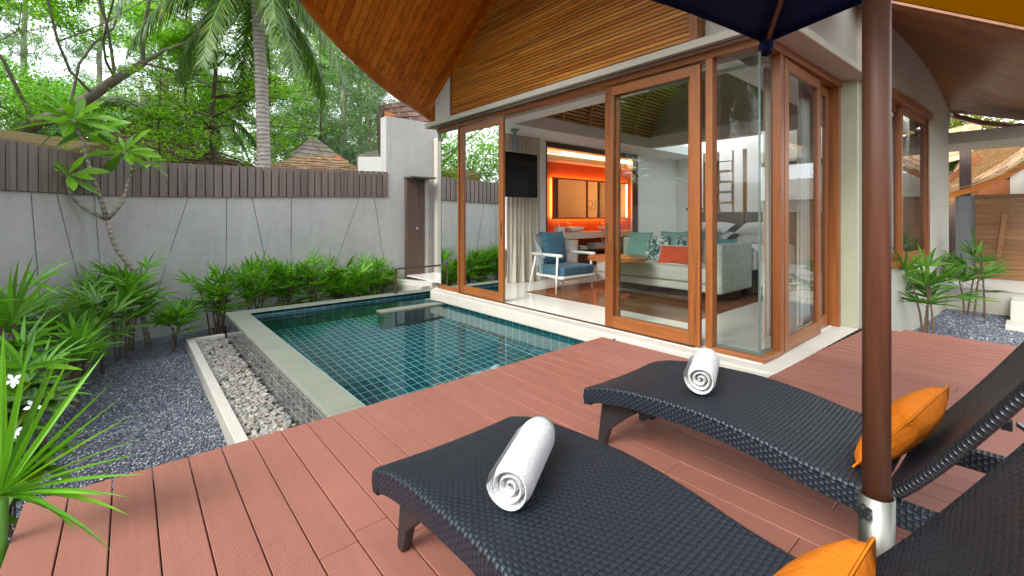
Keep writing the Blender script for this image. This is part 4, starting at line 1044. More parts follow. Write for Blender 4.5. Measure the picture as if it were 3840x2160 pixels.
t = thing('gate_pillar', 'rounded grey plaster pillar carrying a brown wooden post', 'pillar', (13.1,.9,0))
b = MB(); b.prism([(13.0+.14*math.sin(a)*1.0+.14, .915-.145*math.cos(a)) for a in np.linspace(0,PI*2,20)[:-1]], 0, 1.67); b.build('pillar', M['pillar_grey'], t)
b = MB(); b.box(13.06,13.22,.83,1.0,1.67,2.7); b.build('post', M['brown_board'], t, bevel=.01)
t = thing('gatehouse', 'gatehouse with curved tan shingle roof and orange fascia beyond the plank gate', 'house', (14.5,0,0))
b = MB(); b.box(15.4,15.6,-3,.35,0,2.4); b.build('wall', M['plaster_beige'], t)
b = MB(); b.box(15.4,15.6,.9,4,0,1.7); b.build('wall', M['brown_board'], t)
b = MB(); b.box(15.30,15.40,.36,.86,0,2.1); b.build('door_frame', M['teak'], t)
rr = random.Random(6)
def shingles(b, p00, p10, p11, p01, rows, wid, th=.018, lap=1.35, jit=.25, sag=None):
    """courses of loose shingles on the patch p00-p10 (eave) to p01-p11 (top)"""
    p00, p10, p11, p01 = map(Vector, (p00,p10,p11,p01)); nrm = (p10-p00).cross(p01-p00).normalized()
    if nrm.z < 0: nrm = -nrm
    for r in range(rows):
        v0, v1 = r/rows, min((r+lap)/rows, 1.02)
        a0, a1 = p00.lerp(p01,v0), p10.lerp(p11,v0); c0, c1 = p00.lerp(p01,v1), p10.lerp(p11,v1)
        L = (a1-a0).length; u = -(rr.random()*wid/max(L,.01))
        while u < 1:
            w = wid*rr.uniform(.7,1.35)/max(L,.01); u0, u1 = max(u,0), min(u+w*.985,1); u += w
            if u1-u0 < .004: continue
            d = nrm*(th*rr.uniform(.9,1.6)); dz = (c0-a0)*rr.uniform(-jit,jit)*.15
            def S(q): return sag(q) if sag else Vector((0,0,0))
            A0, A1, C0, C1 = a0.lerp(a1,u0)+dz, a0.lerp(a1,u1)+dz, c0.lerp(c1,u0), c0.lerp(c1,u1)
            s0, s1 = S((u0,v0)), S((u1,v0)); 
            b.slab([A0+d+s0, A1+d+s1, C1+S((u1,v1)), C0+S((u0,v1))], nrm*th*.6)
pts_e = [(13.0,1.6,1.62),(13.0,.823,1.86),(13.0,.45,2.04),(13.0,.117,2.29),(13.0,-.4,2.62),(13,-1.2,3.1)]
pts_t = [(14.4,1.8,1.70),(14.4,.91,2.07),(14.4,.50,2.36),(14.4,.13,2.70),(14.4,-.45,3.2),(14.4,-1.3,3.8)]
b = MB()
for (e0,e1),(t0,t1) in zip(zip(pts_e,pts_e[1:]), zip(pts_t,pts_t[1:])): shingles(b, e0, e1, t1, t0, 5, .16)
rf = b.build('roof', M['shingle_tan'], t)
b = MB(); 
for e0, e1 in zip(pts_e, pts_e[1:]):
    o = Vector((.02,0,-.125)); b.slab([Vector(e0)+o, Vector(e1)+o, Vector(e1)-Vector((-.02,0,.002)), Vector(e0)-Vector((-.02,0,.002))], (.05,0,0))
b.build('fascia', M['fascia'], rf)
t = thing('pavilion', 'pavilion with slatted timber soffit behind the brown gate post', 'pavilion', (16,.8,0))
q00, q10, q11, q01 = Vector((15.2,1.50,1.62)), Vector((15.2,.90,2.30)), Vector((14.6,.10,3.02)), Vector((14.6,.95,2.50))
b = MB(); K = 26
a0, a1, c0, c1 = Vector((15.4,1.75,1.35)), Vector((14.6,1.0,2.72)), Vector((15.4,.55,1.95)), Vector((14.6,-.6,3.5))
for j in range(K):
    p, q = a0.lerp(a1,j/K), a0.lerp(a1,(j+.55)/K); p2, q2 = c0.lerp(c1,j/K), c0.lerp(c1,(j+.55)/K); b.slab([p,p2,q2,q], (.03,0,.02))
b.build('soffit', M['ceil_slat'], t)
b = MB(); b.slab([a0,c0,c1,a1], (.08,0,.06)); b.v = [(x+.06,y,z+.05) for x,y,z in b.v]; b.build('soffit_backing', M['slat_back'], t)
b = MB(); b.beam((13.6,1.22,2.02),(13.6,.72,2.52),.12,.16,up=(1,0,0)); b.build('rafter', M['teak_y'], t)
b = MB(); shingles(b, (15.6,2.2,2.4), (15.6,.9,2.7), (18,.9,3.9), (18,2.2,3.6), 6, .2); b.build('roof', M['shingle_tan'], t)
b = MB(); b.box(15.8,16.0,.6,4,0,2.4); b.build('wall', M['brown_board'], t)

# ------------------------------------------------------------------ umbrella
PX, PY = 1.645, .296
um = thing('umbrella', 'large navy blue parasol on a brown wooden pole between the loungers', 'umbrella', (PX,PY,0))
b = MB(); b.tube([(PX,PY,.12),(PX,PY,2.80)], .0335, 24); b.build('pole', M['pole_wood'], um, smooth=True)
b = MB(); b.lathe([(.043,.07),(.043,.447),(.0385,.447),(.0385,.40)], (PX,PY,0), 32); b.build('sleeve', M['steel'], um, smooth=True)
CX, CY = Vector((-.76,-.65,0)), 0
for z in (.413,.31):
    b = MB(); d = Vector((-.95,.25,0)).normalized(); s = Vector((d.y,-d.x,0)); c = Vector((PX,PY,z))+d*.055
    P = []
    for sg in (0,.022):
        P.append([c+d*sg+(s*math.cos(a)+Vector((0,0,1))*math.sin(a))*(.0165+.0042*math.cos(5*a)) for a in np.linspace(0,2*PI,41)[:-1]])
    n = 40; b.add(P[0]+P[1], [tuple(range(n-1,-1,-1)), tuple(range(n,2*n))]+[(i,(i+1)%n,n+(i+1)%n,n+i) for i in range(n)])
    b.tube([c-d*.02, c], .007, 8); k = b.build('knob', M['black_plastic'], um, bevel=.003)
b = MB(); b.box(1.40,1.91,-.10,.40,.002,.072); b.build('base', M['stone_white'], um, bevel=.015)
hub = Vector((PX,PY,2.78)); CR = [Vector((PX+1.25*c-.75*s_, PY+.75*c+1.25*s_, 2.30)) for c, s_ in ((1,0),(0,1),(-1,0),(0,-1))]
b = MB()
for a, c in zip(CR, CR[1:]+CR[:1]):
    P = []
    for i in range(13):
        t = i/12; row = []
        for j in range(13):
            q = j/12; e = a.lerp(c,q); p = hub.lerp(e,t); sag = -.06*math.sin(PI*t)*.5-.075*t*t*4*q*(1-q)*-1*0
            inward = (hub-e); inward.z = 0; p = p+inward.normalized()*(.10*t*t*4*q*(1-q))+Vector((0,0,sag+.02)); row.append(p)
        P.append(row)
    b.grid(P)
    # hem
    b.grid([[P[12][j], P[12][j]+Vector((0,0,-.035))] for j in range(13)])
cn = b.build('canopy', M['navy'], um, smooth=True)
for c in CR: 
    b = MB(); o = (c-hub); o.z = 0; o.normalize(); b.tube([c+Vector((0,0,.01))-o*.06, c+Vector((0,0,-.055))-o*.02, c+Vector((0,0,-.08))-o*.035], [.035,.045,.03], 8)
    b.build('corner_pocket', M['navy'], cn, smooth=True)
for c in CR:
    b = MB(); b.beam(hub+Vector((0,0,-.05)), c+Vector((0,0,-.035)), .022, .03); b.build('rib', M['pole_wood'], um)
    b = MB(); m = hub.lerp(c,.5)+Vector((0,0,-.05)); b.beam((PX,PY,2.35), m, .018, .025); b.build('strut', M['pole_wood'], um)
b = MB(); b.lathe([(.055,2.32),(.055,2.40)], (PX,PY,0), 20); b.build('runner', M['pole_wood'], um)

# ------------------------------------------------------------------ sun loungers (long axis Y, foot at +Y)
TOP = [(1.591,.315),(1.545,.333),(1.47,.357),(1.33,.381),(1.15,.396),(.98,.402),(.85,.397),(.70,.378),(.55,.350),(.43,.337),(.33,.335)]
RAIL = TOP+[(.1,.337),(-.15,.338),(-.42,.338)]
def make_lounger(x0, w, label):
    x1 = x0+w; t = thing('sun_lounger', label, 'sun lounger', ((x0+x1)/2,.6,0), 'woven sun loungers on the deck')
    def strip(b, pts, cols, uv0=0):
        pass
    # woven seat surface with rounded rims, UV in metres
    b = MB(); b.uv = []
    prof = [(x0+.0,-.012),(x0+.004,-.003),(x0+.016,.002),(x0+.045,.0005),(x0+w*.2,-.004),(x0+w*.35,-.007),(x0+w*.5,-.008),(x0+w*.65,-.007),(x0+w*.8,-.004),(x1-.045,.0005),(x1-.016,.002),(x1-.004,-.003),(x1,-.012)]
    yy = np.linspace(1.591,.33,48); Ly = [p[0] for p in TOP][::-1]; Lz = [p[1] for p in TOP][::-1]
    rows = []; s = 0; last = None
    for y in yy:
        z = float(np.interp(y, Ly, Lz))
        if last is not None: s += math.hypot(y-last[0], z-last[1])
        last = (y,z); rows.append([(x,y,z+dz) for x, dz in prof]); b.uv += [(x-x0+(.0), s) for x, dz in prof]
    b.grid(rows); b.build('seat', M['weave'], t, smooth=True)
    # side rails with skirt
    Ry = [p[0] for p in RAIL][::-1]; Rz = [p[1] for p in RAIL][::-1]
    for xa, xb in ((x0,x0+.045),(x1-.045,x1)):
        b = MB(); b.uv = []; rows = []; s = 0; last = None
        for y in np.linspace(1.591,-.42,60):
            z = float(np.interp(y, Ry, Rz))-.0125; h = .072
            if last is not None: s += math.hypot(y-last[0], z-last[1])
            last = (y,z); P = [(xa,y,z),(xa,y,z-h*.5),(xa+.002,y,z-h),(xb-.002,y,z-h),(xb,y,z-h*.5),(xb,y,z),(xa,y,z)]
            rows.append(P); b.uv += [(q, s) for q in (0,.036,.072,.115,.151,.187,.23)]
        b.grid(rows, flip=False); b.build('side_rail', M['weave'], t)
    b = MB(); b.uv = []; rows = []
    for x in np.linspace(x0,x1,12):
        P = [(x,1.592,.303),(x,1.596,.27),(x,1.585,.236),(x,1.545,.24),(x,1.545,.31)]; rows.append(P); b.uv += [(q,x-x0) for q in (0,.035,.07,.11,.18)]
    b.grid(rows, flip=True); b.build('foot_rail', M['weave'], t)
    b = MB(); b.uv = []; rows = []
    for x in np.linspace(x0+.02,x1-.02,6):
        P = [(x,-.42,.325),(x,-.425,.255),(x,-.38,.255),(x,-.38,.325),(x,-.42,.325)]; rows.append(P); b.uv += [(q,x-x0) for q in (0,.07,.11,.18,.22)]
    b.grid(rows); b.build('head_rail', M['weave'], t)
    # legs: tapering woven blades joined by a dark panel
    for xa in (x0+.085, x1-.125):
        b = MB(); b.slab([(xa,1.535,.250),(xa,1.565,.02),(xa,1.56,.0),(xa,1.525,.0),(xa,1.49,.10),(xa,1.38,.20),(xa,1.22,.312)], (.04,0,0)); b.build('leg', M['black_plastic'], t, bevel=.006)
        b = MB(); b.tube([(xa+.02,.02,.275),(xa+.02,-.02,.15),(xa+.02,-.12,.005)], .022, 10); b.build('leg', M['black_metal'], t, smooth=True)
    b = MB(); b.box(x0+.12,x1-.12,1.30,1.325,.20,.335); b.build('cross_panel', M['black_plastic'], t)
    # backrest
    b = MB(); b.uv = []; rows = []; p0 = Vector((0,.318,.352)); N = 34; s = 0
    def bp(q): # 0..1 along the back
        return Vector((0, .318-.463*q, .352+.70*q-.045*math.sin(PI*q**.6)))
    prof = [(x0+.02,-.03),(x0+.002,-.016),(x0+.004,.0),(x0+.02,.009),(x0+.045,.004),(x0+w*.3,-.004),(x0+w*.5,-.006),(x0+w*.7,-.004),(x1-.045,.004),(x1-.02,.009),(x1-.004,.0),(x1-.002,-.016),(x1-.02,-.03)]
    nr = Vector((0,.834,.552))
    for i in range(N+1):
        q = i/N; p = bp(q); rows.append([(x,p.y+nr.y*d,p.z+nr.z*d) for x, d in prof]); b.uv += [(x-x0, q*.84) for x, d in prof]
    b.grid(rows); bk = b.build('backrest', M['weave'], t, smooth=True)
    b = MB(); b.uv = []; rows = []
    for i in range(N+1):
        q = i/N; p = bp(q)-nr*.03; rows.append([(x1-.02,p.y,p.z),(x0+.02,p.y,p.z)]); b.uv += [(w,q*.84),(0,q*.84)]
    b.grid(rows); b.build('back_panel', M['weave'], bk)
    for xa in (x0+.012, x1-.012):
        b = MB(); b.uv = []; P = [bp(i/N) for i in range(N+1)]; rows = []
        for i, p in enumerate(P):
            rows.append([(xa+.018*math.cos(a), p.y-nr.y*.012+nr.y*.018*math.sin(a), p.z-nr.z*.012+nr.z*.018*math.sin(a)) for a in np.linspace(0,2*PI,11)]); b.uv += [(a, i/N*.84) for a in np.linspace(0,.14,11)]
        b.grid(rows); b.build('rim', M['wrap'], bk, smooth=True)
    # adjusting gear behind the back
    b = MB(); 
    for xa in (x0+.12, x1-.12): b.tube([(xa,-.02,.70),(xa,-.10,.55),(xa,-.26,.35),(xa,-.27,.33)], .014, 8)
    b.tube([(x0+.12,-.27,.33),(x1-.12,-.27,.33)], .014, 8); b.build('prop_frame', M['black_metal'], t, smooth=True)
    b = MB()
    for xa in (x0+.06, x1-.06): b.beam((xa,.04,.48),(xa,-.22,.30),.012,.03,up=(1,0,0)); b.box(xa-.02,xa+.02,.05,.08,.45,.485)
    b.tube([(x0+.06,.0,.33),(x1-.06,.0,.33)], .03, 10); b.build('ratchet', M['black_metal'], t)
    return t
make_lounger(.684, .682, 'dark woven sun lounger nearest the camera with a white towel on it')
make_lounger(1.879, .690, 'dark woven sun lounger farther away beside the villa, partly behind the umbrella pole')

# rolled towels
def towel(label, c, d, r, L):
    c = Vector(c); d = Vector(d).normalized(); sd = Vector((-d.y,d.x,0)); z = Vector((0,0,1)); t = thing('rolled_towel', label, 'towel', (c.x,c.y,c.z-r), 'rolled towels on the loungers')
    b = MB(); turns = 3.6; n = 150; th = r/turns*.43; outer = []; inner = []
    for i in range(n+1):
        q = i/n; a = 2*PI*turns*q+2.6; rr_ = .006+(r-.006)*q**.92
        wob = 1+.02*math.sin(a*3+1)
        outer.append((rr_*wob, a)); inner.append((max(.002,rr_*wob-th*1.55), a))
    rows = []; m = 8
    for (ro, a), (ri, _) in zip(outer, inner):
        row = []
        dirv = sd*math.cos(a)+z*math.sin(a)
        lean = .02*(1-ro/r)
        for k in range(m+1): 
            f = k/m; e = .010*(1-min(1,min(f,1-f)*12))**2
            row.append(c+d*(-L/2+lean+(L-2*lean)*f)+dirv*(ro-e))
        row.append(c+d*(L/2-lean-.001)+dirv*ri); row.append(c+d*(-L/2+lean+.001)+dirv*ri); row.append(row[0])
        rows.append(row)
    b.grid(rows); b.build('roll', M['towel'], t, smooth=True)
    return t
towel('rolled white towel lying on the near lounger', (.986,1.078,.397+.073), (.85,.52,.01), .074, .38)
towel('rolled white towel lying on the far lounger beside the villa', (2.236,1.10,.397+.077), (.93,.37,.0), .078, .40)

# orange cushions
def ocush(label, c, ux, uy, w, h, th):
    t = thing('cushion', label, 'cushion', (c[0],c[1],c[2]-h*.3), 'orange cushions on the loungers'); b = MB(); pillow(b, c, ux, uy, w, h, th, n=14, pinch=.16); b.build('cover', M['orange'], t, smooth=True, bevel=0)
    b = MB(); ux = Vector(ux).normalized(); uy = Vector(uy).normalized(); cc = Vector(c); P = []
    for q in range(57):
        i = q//14; f = (q % 14)/7-1
        a, d = [(f,-1),(1,f),(-f,1),(-1,-f)][i%4]
        P.append(cc+ux*a*(1-.16*(1-d*d)*.55*abs(a))*w/2+uy*d*(1-.16*(1-a*a)*.55*abs(d))*h/2)
    b.tube(P, .0035, 5, cap=False); b.build('seam', M['orange'], t)
ocush('orange cushion leaning on the back of the far lounger', (2.245,.325,.455), (1,-.09,.0), (0,-.56,.80), .48,.29,.135)
ocush('orange cushion on the near lounger at the bottom edge', (1.045,.315,.405), (1,-.02,.0), (0,-.5,.78), .47,.28,.15)
# ------------------------------------------------------------------ garden plants
def fan(b, tip, d, n, L, W, rr, droop=.35, spread=1.25):
    """one fan leaf: n blades fanning out from tip around direction d"""
    d = Vector(d).normalized(); up = Vector((0,0,1)); sd = d.cross(up)
    if sd.length < .05: sd = Vector((1,0,0))
    sd.normalize(); nn = sd.cross(d).normalized()
    for i in range(n):
        a = spread*(2*i/(n-1)-1) if n > 1 else 0
        v = d*math.cos(a)+sd*math.sin(a)+nn*rr.uniform(-.08,.12)
        b.leaf(tip, v, nn, L*(1-.22*abs(a)/spread)*rr.uniform(.88,1.08), W*rr.uniform(.8,1.15), droop*rr.uniform(.5,1.5), 5, .3, 'lance', )
def lady_palm(label, x, y, z0, h, m, rr, nf=4, L=.34, W=.034, lean=.12, mat='palm_leaf', yellow=0, spread_r=.10, group='lady palms along the garden wall'):
    L *= 1.1; W *= 1.12
    t = thing('lady_palm', label, 'palm', (x,y,z0), group); st = MB(); lf = MB(); yl = MB()
    for k in range(m):
        a = rr.uniform(0,2*PI); r = spread_r*math.sqrt(rr.random()); bx, by = x+r*math.cos(a), y+r*math.sin(a)
        hh = h*rr.uniform(.55,1.0)*(.82); lx, ly = rr.uniform(-lean,lean), rr.uniform(-lean,lean)
        top = Vector((bx+lx,by+ly,z0+hh)); mid = Vector((bx+lx*.35,by+ly*.35,z0+hh*.5))
        st.tube([(bx,by,z0-.03), mid, top], [.013,.012,.010], 6)
        for q in range(nf):
            f = 1-.5*q/nf*rr.uniform(.6,1.2); p = Vector((bx,by,z0)).lerp(mid,1) if f < .5 else mid.lerp(top,(f-.5)*2)
            az = rr.uniform(0,2*PI); el = rr.uniform(.25,1.1) if q else rr.uniform(.8,1.4)
            d = Vector((math.cos(az)*math.cos(el), math.sin(az)*math.cos(el), math.sin(el))); pl = L*rr.uniform(.35,.75)
            tip = p+d*pl+Vector((0,0,-.03)); st.tube([p, p+d*pl*.5, tip], .0035, 4, cap=False)
            dd = (d+Vector((0,0,rr.uniform(-.15,.15)))).normalized()
            tgt = yl if rr.random() < yellow else lf
            fan(tgt, tip, dd, rr.choice([6,7,8,9]), L*rr.uniform(.8,1.12), W, rr, rr.uniform(.05,.30), rr.uniform(.85,1.5))
    st.build('stems', M['stem_brown'], t); lf.build('leaves', M[mat], t)
    if yl.v: yl.build('yellowed_leaves', M['leaf_yellow'], t)
    return t
rr = random.Random(21)
row = [(1.02,8.15,1.02,'first lady palm behind the pool corner next to the leaning frangipani'),(1.55,8.25,1.08,'bushy lady palm behind the left end of the far coping'),(2.02,8.3,1.16,'lady palm with the highest fans of the row behind the pool'),
       (2.5,8.3,1.08,'lady palm in the middle of the row behind the pool coping'),(2.95,8.35,1.0,'lady palm between the middle palm and the yellowing one'),(3.32,8.3,.95,'lady palm with yellowing lower fans behind the coping'),(3.72,8.4,.92,'last small lady palm of the row next to the shower tray')]
for i, (x, y, h, l) in enumerate(row): lady_palm(l, x, y, GZ+.03, h*.92, 7, rr, 5, .33, .034, .17, yellow=.12 if i == 5 else .0)
left = [(-.09,7.62,1.36,8,.40,'lady palm with bright fans under the frangipani branch'),(-.33,7.05,1.12,7,.40,'tall dense lady palm left of the frangipani trunk'),(.09,7.95,1.25,6,.38,'lady palm crowded against the frangipani stem'),
        (.44,7.75,.72,5,.36,'low drooping lady palm between the frangipani base and the pool'),(-.52,6.55,1.05,7,.42,'lady palm with upright spear leaves in front of the wall grooves'),(-.62,5.2,.80,7,.44,'low lady palm with long arching fans near the left edge'),
        (-.84,6.2,1.55,5,.46,'tall lady palm with a big upright fan at the left edge'),(-.39,6.05,.72,5,.36,'short lady palm leaning out over the blue gravel'),(-.75,5.75,.95,6,.42,'lady palm below the big upright fan'),(-.34,7.75,1.05,6,.38,'dark lady palm standing close to the left grey wall')]
for i, (x, y, h, m, L, l) in enumerate(left): lady_palm(l, x, y, GZ+.02, h*.88, max(3,m-3), rr, 4, L*.85, .036, .11, mat='palm_leaf_deep' if i in (1,4,9) else 'palm_leaf', yellow=.08 if i in (5,8) else 0, spread_r=.13)
# right yard palms
lady_palm('broad leaved lady palm growing under the villa side window', 8.2, .92, -.44, 1.0, 4, random.Random(5), 4, .40, .042, .14, 'palm_leaf_deep', group='lady palms in the side yard')
lady_palm('lady palm on thin brown stems in front of the low terrace wall', 10.75, .62, -.42, 1.36, 4, random.Random(12), 5, .36, .036, .10, 'palm_leaf_deep', group='lady palms in the side yard', spread_r=.16)

# one tall lady palm with a single big upright fan at the very left
t = thing('lady_palm', 'slender lady palm holding one large upright fan against the grey wall', 'palm', (-.80,6.05,GZ), 'lady palms along the garden wall')
b = MB(); b.tube([(-.80,6.05,-.62),(-.80,6.06,-.05),(-.79,6.04,.30)], [.014,.013,.011], 6); b.build('stems', M['stem_brown'], t)
b = MB(); fan(b, (-.79,6.04,.30), (.10,-.05,1), 11, .62, .058, random.Random(3), .06, 1.25); fan(b, (-.77,6.0,.12), (.8,-.5,.35), 8, .46, .045, random.Random(4), .2, 1.1); fan(b, (-.80,6.0,.05), (-.1,-.9,.5), 8, .46, .045, random.Random(6), .2, 1.1); b.build('leaves', M['palm_leaf'], t)
# big fan palm in the foreground corner
t = thing('fan_palm', 'green fan palm with long blades reaching in at the bottom left corner', 'palm', (-.40,2.58,-.6))
C = Vector((-.365,2.553,.19)); rr = random.Random(31)
b = MB(); b.tube([(-.40,2.60,-.62),(-.385,2.58,-.2),(-.37,2.56,.17)], [.035,.03,.022], 10); b.build('stem', M['palm_leaf_deep'], t, smooth=True)
b = MB()
for tip, W, dr in [((-.026,2.262,.27),.040,.12),((-.055,2.29,.16),.036,.35),((-.04,2.276,.46),.036,.05),((-.10,2.326,.55),.040,.03),((-.17,2.38,.10),.03,.75),((-.30,2.498,.66),.040,.0),((-.20,2.415,.63),.040,.0),
                   ((-.02,2.30,.37),.024,.1),((-.42,2.60,.70),.042,0),((-.13,2.75,.55),.036,0),((-.60,2.85,.5),.036,.1),((-.68,2.5,.35),.036,.2),((-.15,2.36,.42),.034,.05),((-.12,2.30,.22),.03,.1),((-.25,2.44,.60),.034,0),((-.5,2.3,.45),.036,.1),((-.08,2.31,.50),.034,.02),((-.03,2.27,.33),.034,.08),((-.15,2.37,.60),.036,.0),((-.09,2.30,.05),.026,.5),((-.22,2.45,.66),.034,0),((-.36,2.54,.72),.036,0),((-.06,2.28,.21),.03,.2)]:
    d = Vector(tip)-C; L = d.length; d = d.normalized()+Vector((0,0,dr*.55)); b.leaf(C, d, (0,0,1), L*1.2, W*.80, dr, 7, .28)
b.build('leaves', M['palm_leaf'], t)
t = thing('fan_palm', 'small fan palm leaf standing up under the big foreground fan palm', 'palm', (-.36,2.25,-.6))
b = MB(); b.tube([(-.40,2.30,-.6),(-.385,2.22,-.25)], .014, 8); b.build('stem', M['palm_leaf_deep'], t)
b = MB(); fan(b, (-.385,2.22,-.25), (.35,-.25,.85), 5, .38, .032, rr, .4, 1.0); b.build('leaves', M['palm_leaf'], t)
# flowering bush
t = thing('flowering_bush', 'bright green bush with white pinwheel flowers at the left edge', 'bush', (-.5,3.85,-.6), )
b = MB(); rr = random.Random(17); st = MB()
for k in range(30):
    c = Vector((rr.gauss(-.50,.075), rr.gauss(3.72,.12), rr.uniform(-.35,.30))); 
    if k % 3 == 0: st.tube([(-.5+rr.uniform(-.06,.06),3.74+rr.uniform(-.06,.06),-.62), tuple(c)], .006, 5)
    for q in range(7):
        a = rr.uniform(0,2*PI); b.leaf(c, (math.cos(a),math.sin(a),rr.uniform(-.25,.7)), (0,0,1), rr.uniform(.13,.22), rr.uniform(.05,.075), rr.uniform(.15,.6), 4, .15, 'ell')
st.build('stems', M['stem_brown'], t); b.build('leaves', M['bush_leaf'], t)
for p in [(-.475,3.60,.36),(-.465,3.56,.085),(-.40,3.60,.20)]:
    b = MB(); c = Vector(p); n = Vector((.35,-.75,.5)).normalized(); s1 = n.cross(Vector((0,0,1))).normalized(); s2 = s1.cross(n)
    for q in range(5):
        a = q*2*PI/5+rr.uniform(-.1,.1); b.leaf(c, s1*math.cos(a)+s2*math.sin(a)+n*.15, n, .042, .022, .1, 3, .1, 'obov')
    b.build('flower', M['petal'], t)
for p in ((.02,2.95,GZ+.03),(-.12,3.2,GZ+.03)):
    pass
# frangipani
t = thing('frangipani_tree', 'leaning frangipani with bare grey branches and clusters of big leaves', 'tree', (.225,8.1,GZ))
b = MB()
b.tube([(.225,8.12,-.63),(.188,8.05,-.38),(.147,8.03,-.11),(.159,8.03,.194),(.09,7.99,.42),(.021,7.953,.577),(-.112,7.935,.797),(-.178,7.925,1.012),(-.212,7.93,1.22)], [.040,.035,.032,.031,.030,.029,.028,.026,.026], 10)
b.tube([(-.212,7.93,1.20),(-.26,7.88,1.42),(-.314,7.845,1.635),(-.37,7.827,1.843),(-.436,7.818,2.205),(-.501,7.807,2.363),(-.526,7.829,2.46)], [.029,.026,.024,.022,.020,.018,.018], 9)
b.tube([(-.212,7.93,1.21),(-.391,7.845,1.326),(-.48,7.79,1.42),(-.556,7.723,1.553),(-.566,7.666,1.648),(-.561,7.662,1.75)], [.024,.021,.019,.018,.017,.017], 9)
b.tube([(-.212,7.93,1.21),(-.111,7.868,1.346),(-.05,7.865,1.46),(-.017,7.854,1.649),(.042,7.869,1.874),(-.01,7.91,2.0),(-.037,7.936,2.11)], [.024,.022,.020,.019,.018,.016,.016], 9)
b.tube([(.042,7.869,1.865),(.09,7.82,1.89),(.16,7.77,1.905),(.224,7.713,1.95)], [.014,.012,.012,.011], 7)
b.tube([(-.45,7.81,2.24),(-.40,7.82,2.30),(-.36,7.82,2.34)], [.014,.012,.010], 7)
b.build('trunk', M['frangi_bark'], t, smooth=True)
rr = random.Random(9)
for c, n, L, up in [((-.526,7.829,2.46),26,.50,.35),((-.561,7.662,1.75),15,.42,.25),((-.037,7.936,2.11),15,.46,.3),((.224,7.713,1.95),9,.28,.3),((-.36,7.82,2.34),9,.42,.2)]:
    b = MB()
    for q in range(n):
        a = q*2.4+rr.uniform(-.25,.25); el = -.75+1.9*((q+.5)/n)+up*.3
        d = (math.cos(a)*math.cos(el), math.sin(a)*math.cos(el), math.sin(el))
        LL = L*rr.uniform(.7,1.1)*(.6 if el > .9 else 1); b.leaf(Vector(c)+Vector(d)*.03, d, (rr.uniform(-.9,.5),rr.uniform(-1.1,.3),.8), LL, LL*.29, rr.uniform(.05,.4), 6, .12, 'obov')
    b.build('leaf_cluster', M['frangi_leaf'], t, smooth=False)

# ------------------------------------------------------------------ trees beyond the fence
NR = np.random.default_rng(77)
def leafcloud(C, rad, n, size, asp=.45, flat=.6, hang=0.0, pair=False):
    """n small rhombic leaves round every centre in C"""
    C = np.asarray(C, float); m = len(C); k = m*n
    D = NR.normal(0,1,(k,3)); D /= np.linalg.norm(D,axis=1)[:,None]; r = NR.random(k)**.5
    P = np.repeat(C,n,0)+D*r[:,None]*np.repeat(np.broadcast_to(np.asarray(rad,float),(m,)),n)[:,None]*np.array([1,1,flat])
    A = NR.normal(0,1,(k,3)); A[:,2] = A[:,2]*.45-hang; A /= np.linalg.norm(A,axis=1)[:,None]
    B = np.cross(A, NR.normal(0,.35,(k,3))+np.array([0,0,1.])); B /= np.linalg.norm(B,axis=1)[:,None]+1e-9
    s = size*NR.uniform(.6,1.3,k)[:,None]
    V = np.stack([P-A*s*.5, P+B*s*asp*.5, P+A*s*.5, P-B*s*asp*.5],1)
    F = np.arange(4*k).reshape(k,4)
    return V.reshape(-1,3), F
def grow(b, p, d, L, r, depth, rr, tips, spread=.6, up=.15, ratio=.72, nb=(2,3), bend=.18):
    """recursive limb"""
    pts = [Vector(p)]; q = Vector(p); d = Vector(d).normalized(); k = 4
    for i in range(k):
        d = (d+Vector((rr.gauss(0,bend),rr.gauss(0,bend),rr.gauss(0,bend*.6)+up*.25))).normalized(); q = q+d*L/k; pts.append(q.copy())
        if depth <= 1 and i > 0: tips.append(tuple(q))
    r1 = r*(.62 if depth else .3)
    b.tube(pts, [r+(r1-r)*i/k for i in range(k+1)], 7 if r > .05 else 5 if r > .02 else 4, cap=False)
    if depth == 0: tips.append(tuple(q)); return
    for j in range(rr.randint(*nb)):
        a = rr.uniform(0,2*PI); v = Vector((math.cos(a),math.sin(a),rr.uniform(-.3,.6))); nd = (d*(1-spread*.4)+v*spread*rr.uniform(.7,1.2)).normalized()
        at = pts[-1] if j == 0 else pts[rr.randint(2,k)]
        grow(b, at, nd, L*ratio*rr.uniform(.8,1.15), r1*rr.uniform(.7,.95), depth-1, rr, tips, spread, up, ratio, nb, bend)
def finish_tree(t, b, bark, tips, rad, n, size, leaf, **kw):
    b.build('trunk', M[bark], t, smooth=True)
    T = np.array(tips); ex = kw.pop('extra',2); T = np.concatenate([T]+[T+NR.normal(0,.34*np.mean(rad)/.5,T.shape)*np.array([1,1,.6]) for _ in range(ex)])
    V, F = leafcloud(T, rad, n, size, **kw); np_obj('crown', V, F, M[leaf], t)
def broad_tree(label, base, d, L, r, depth, seed, bark, leaf, rad=.5, n=40, size=.10, **kw):
    rr = random.Random(seed); t = thing('broadleaf_tree', label, 'tree', base, 'broadleaf trees beyond the fence'); b = MB(); tips = []
    g = {k: kw.pop(k) for k in ('spread','up','ratio','nb','bend') if k in kw}
    grow(b, base, d, L, r, depth, rr, tips, **g); finish_tree(t, b, bark, tips, rad, n, size, leaf, **kw); return t
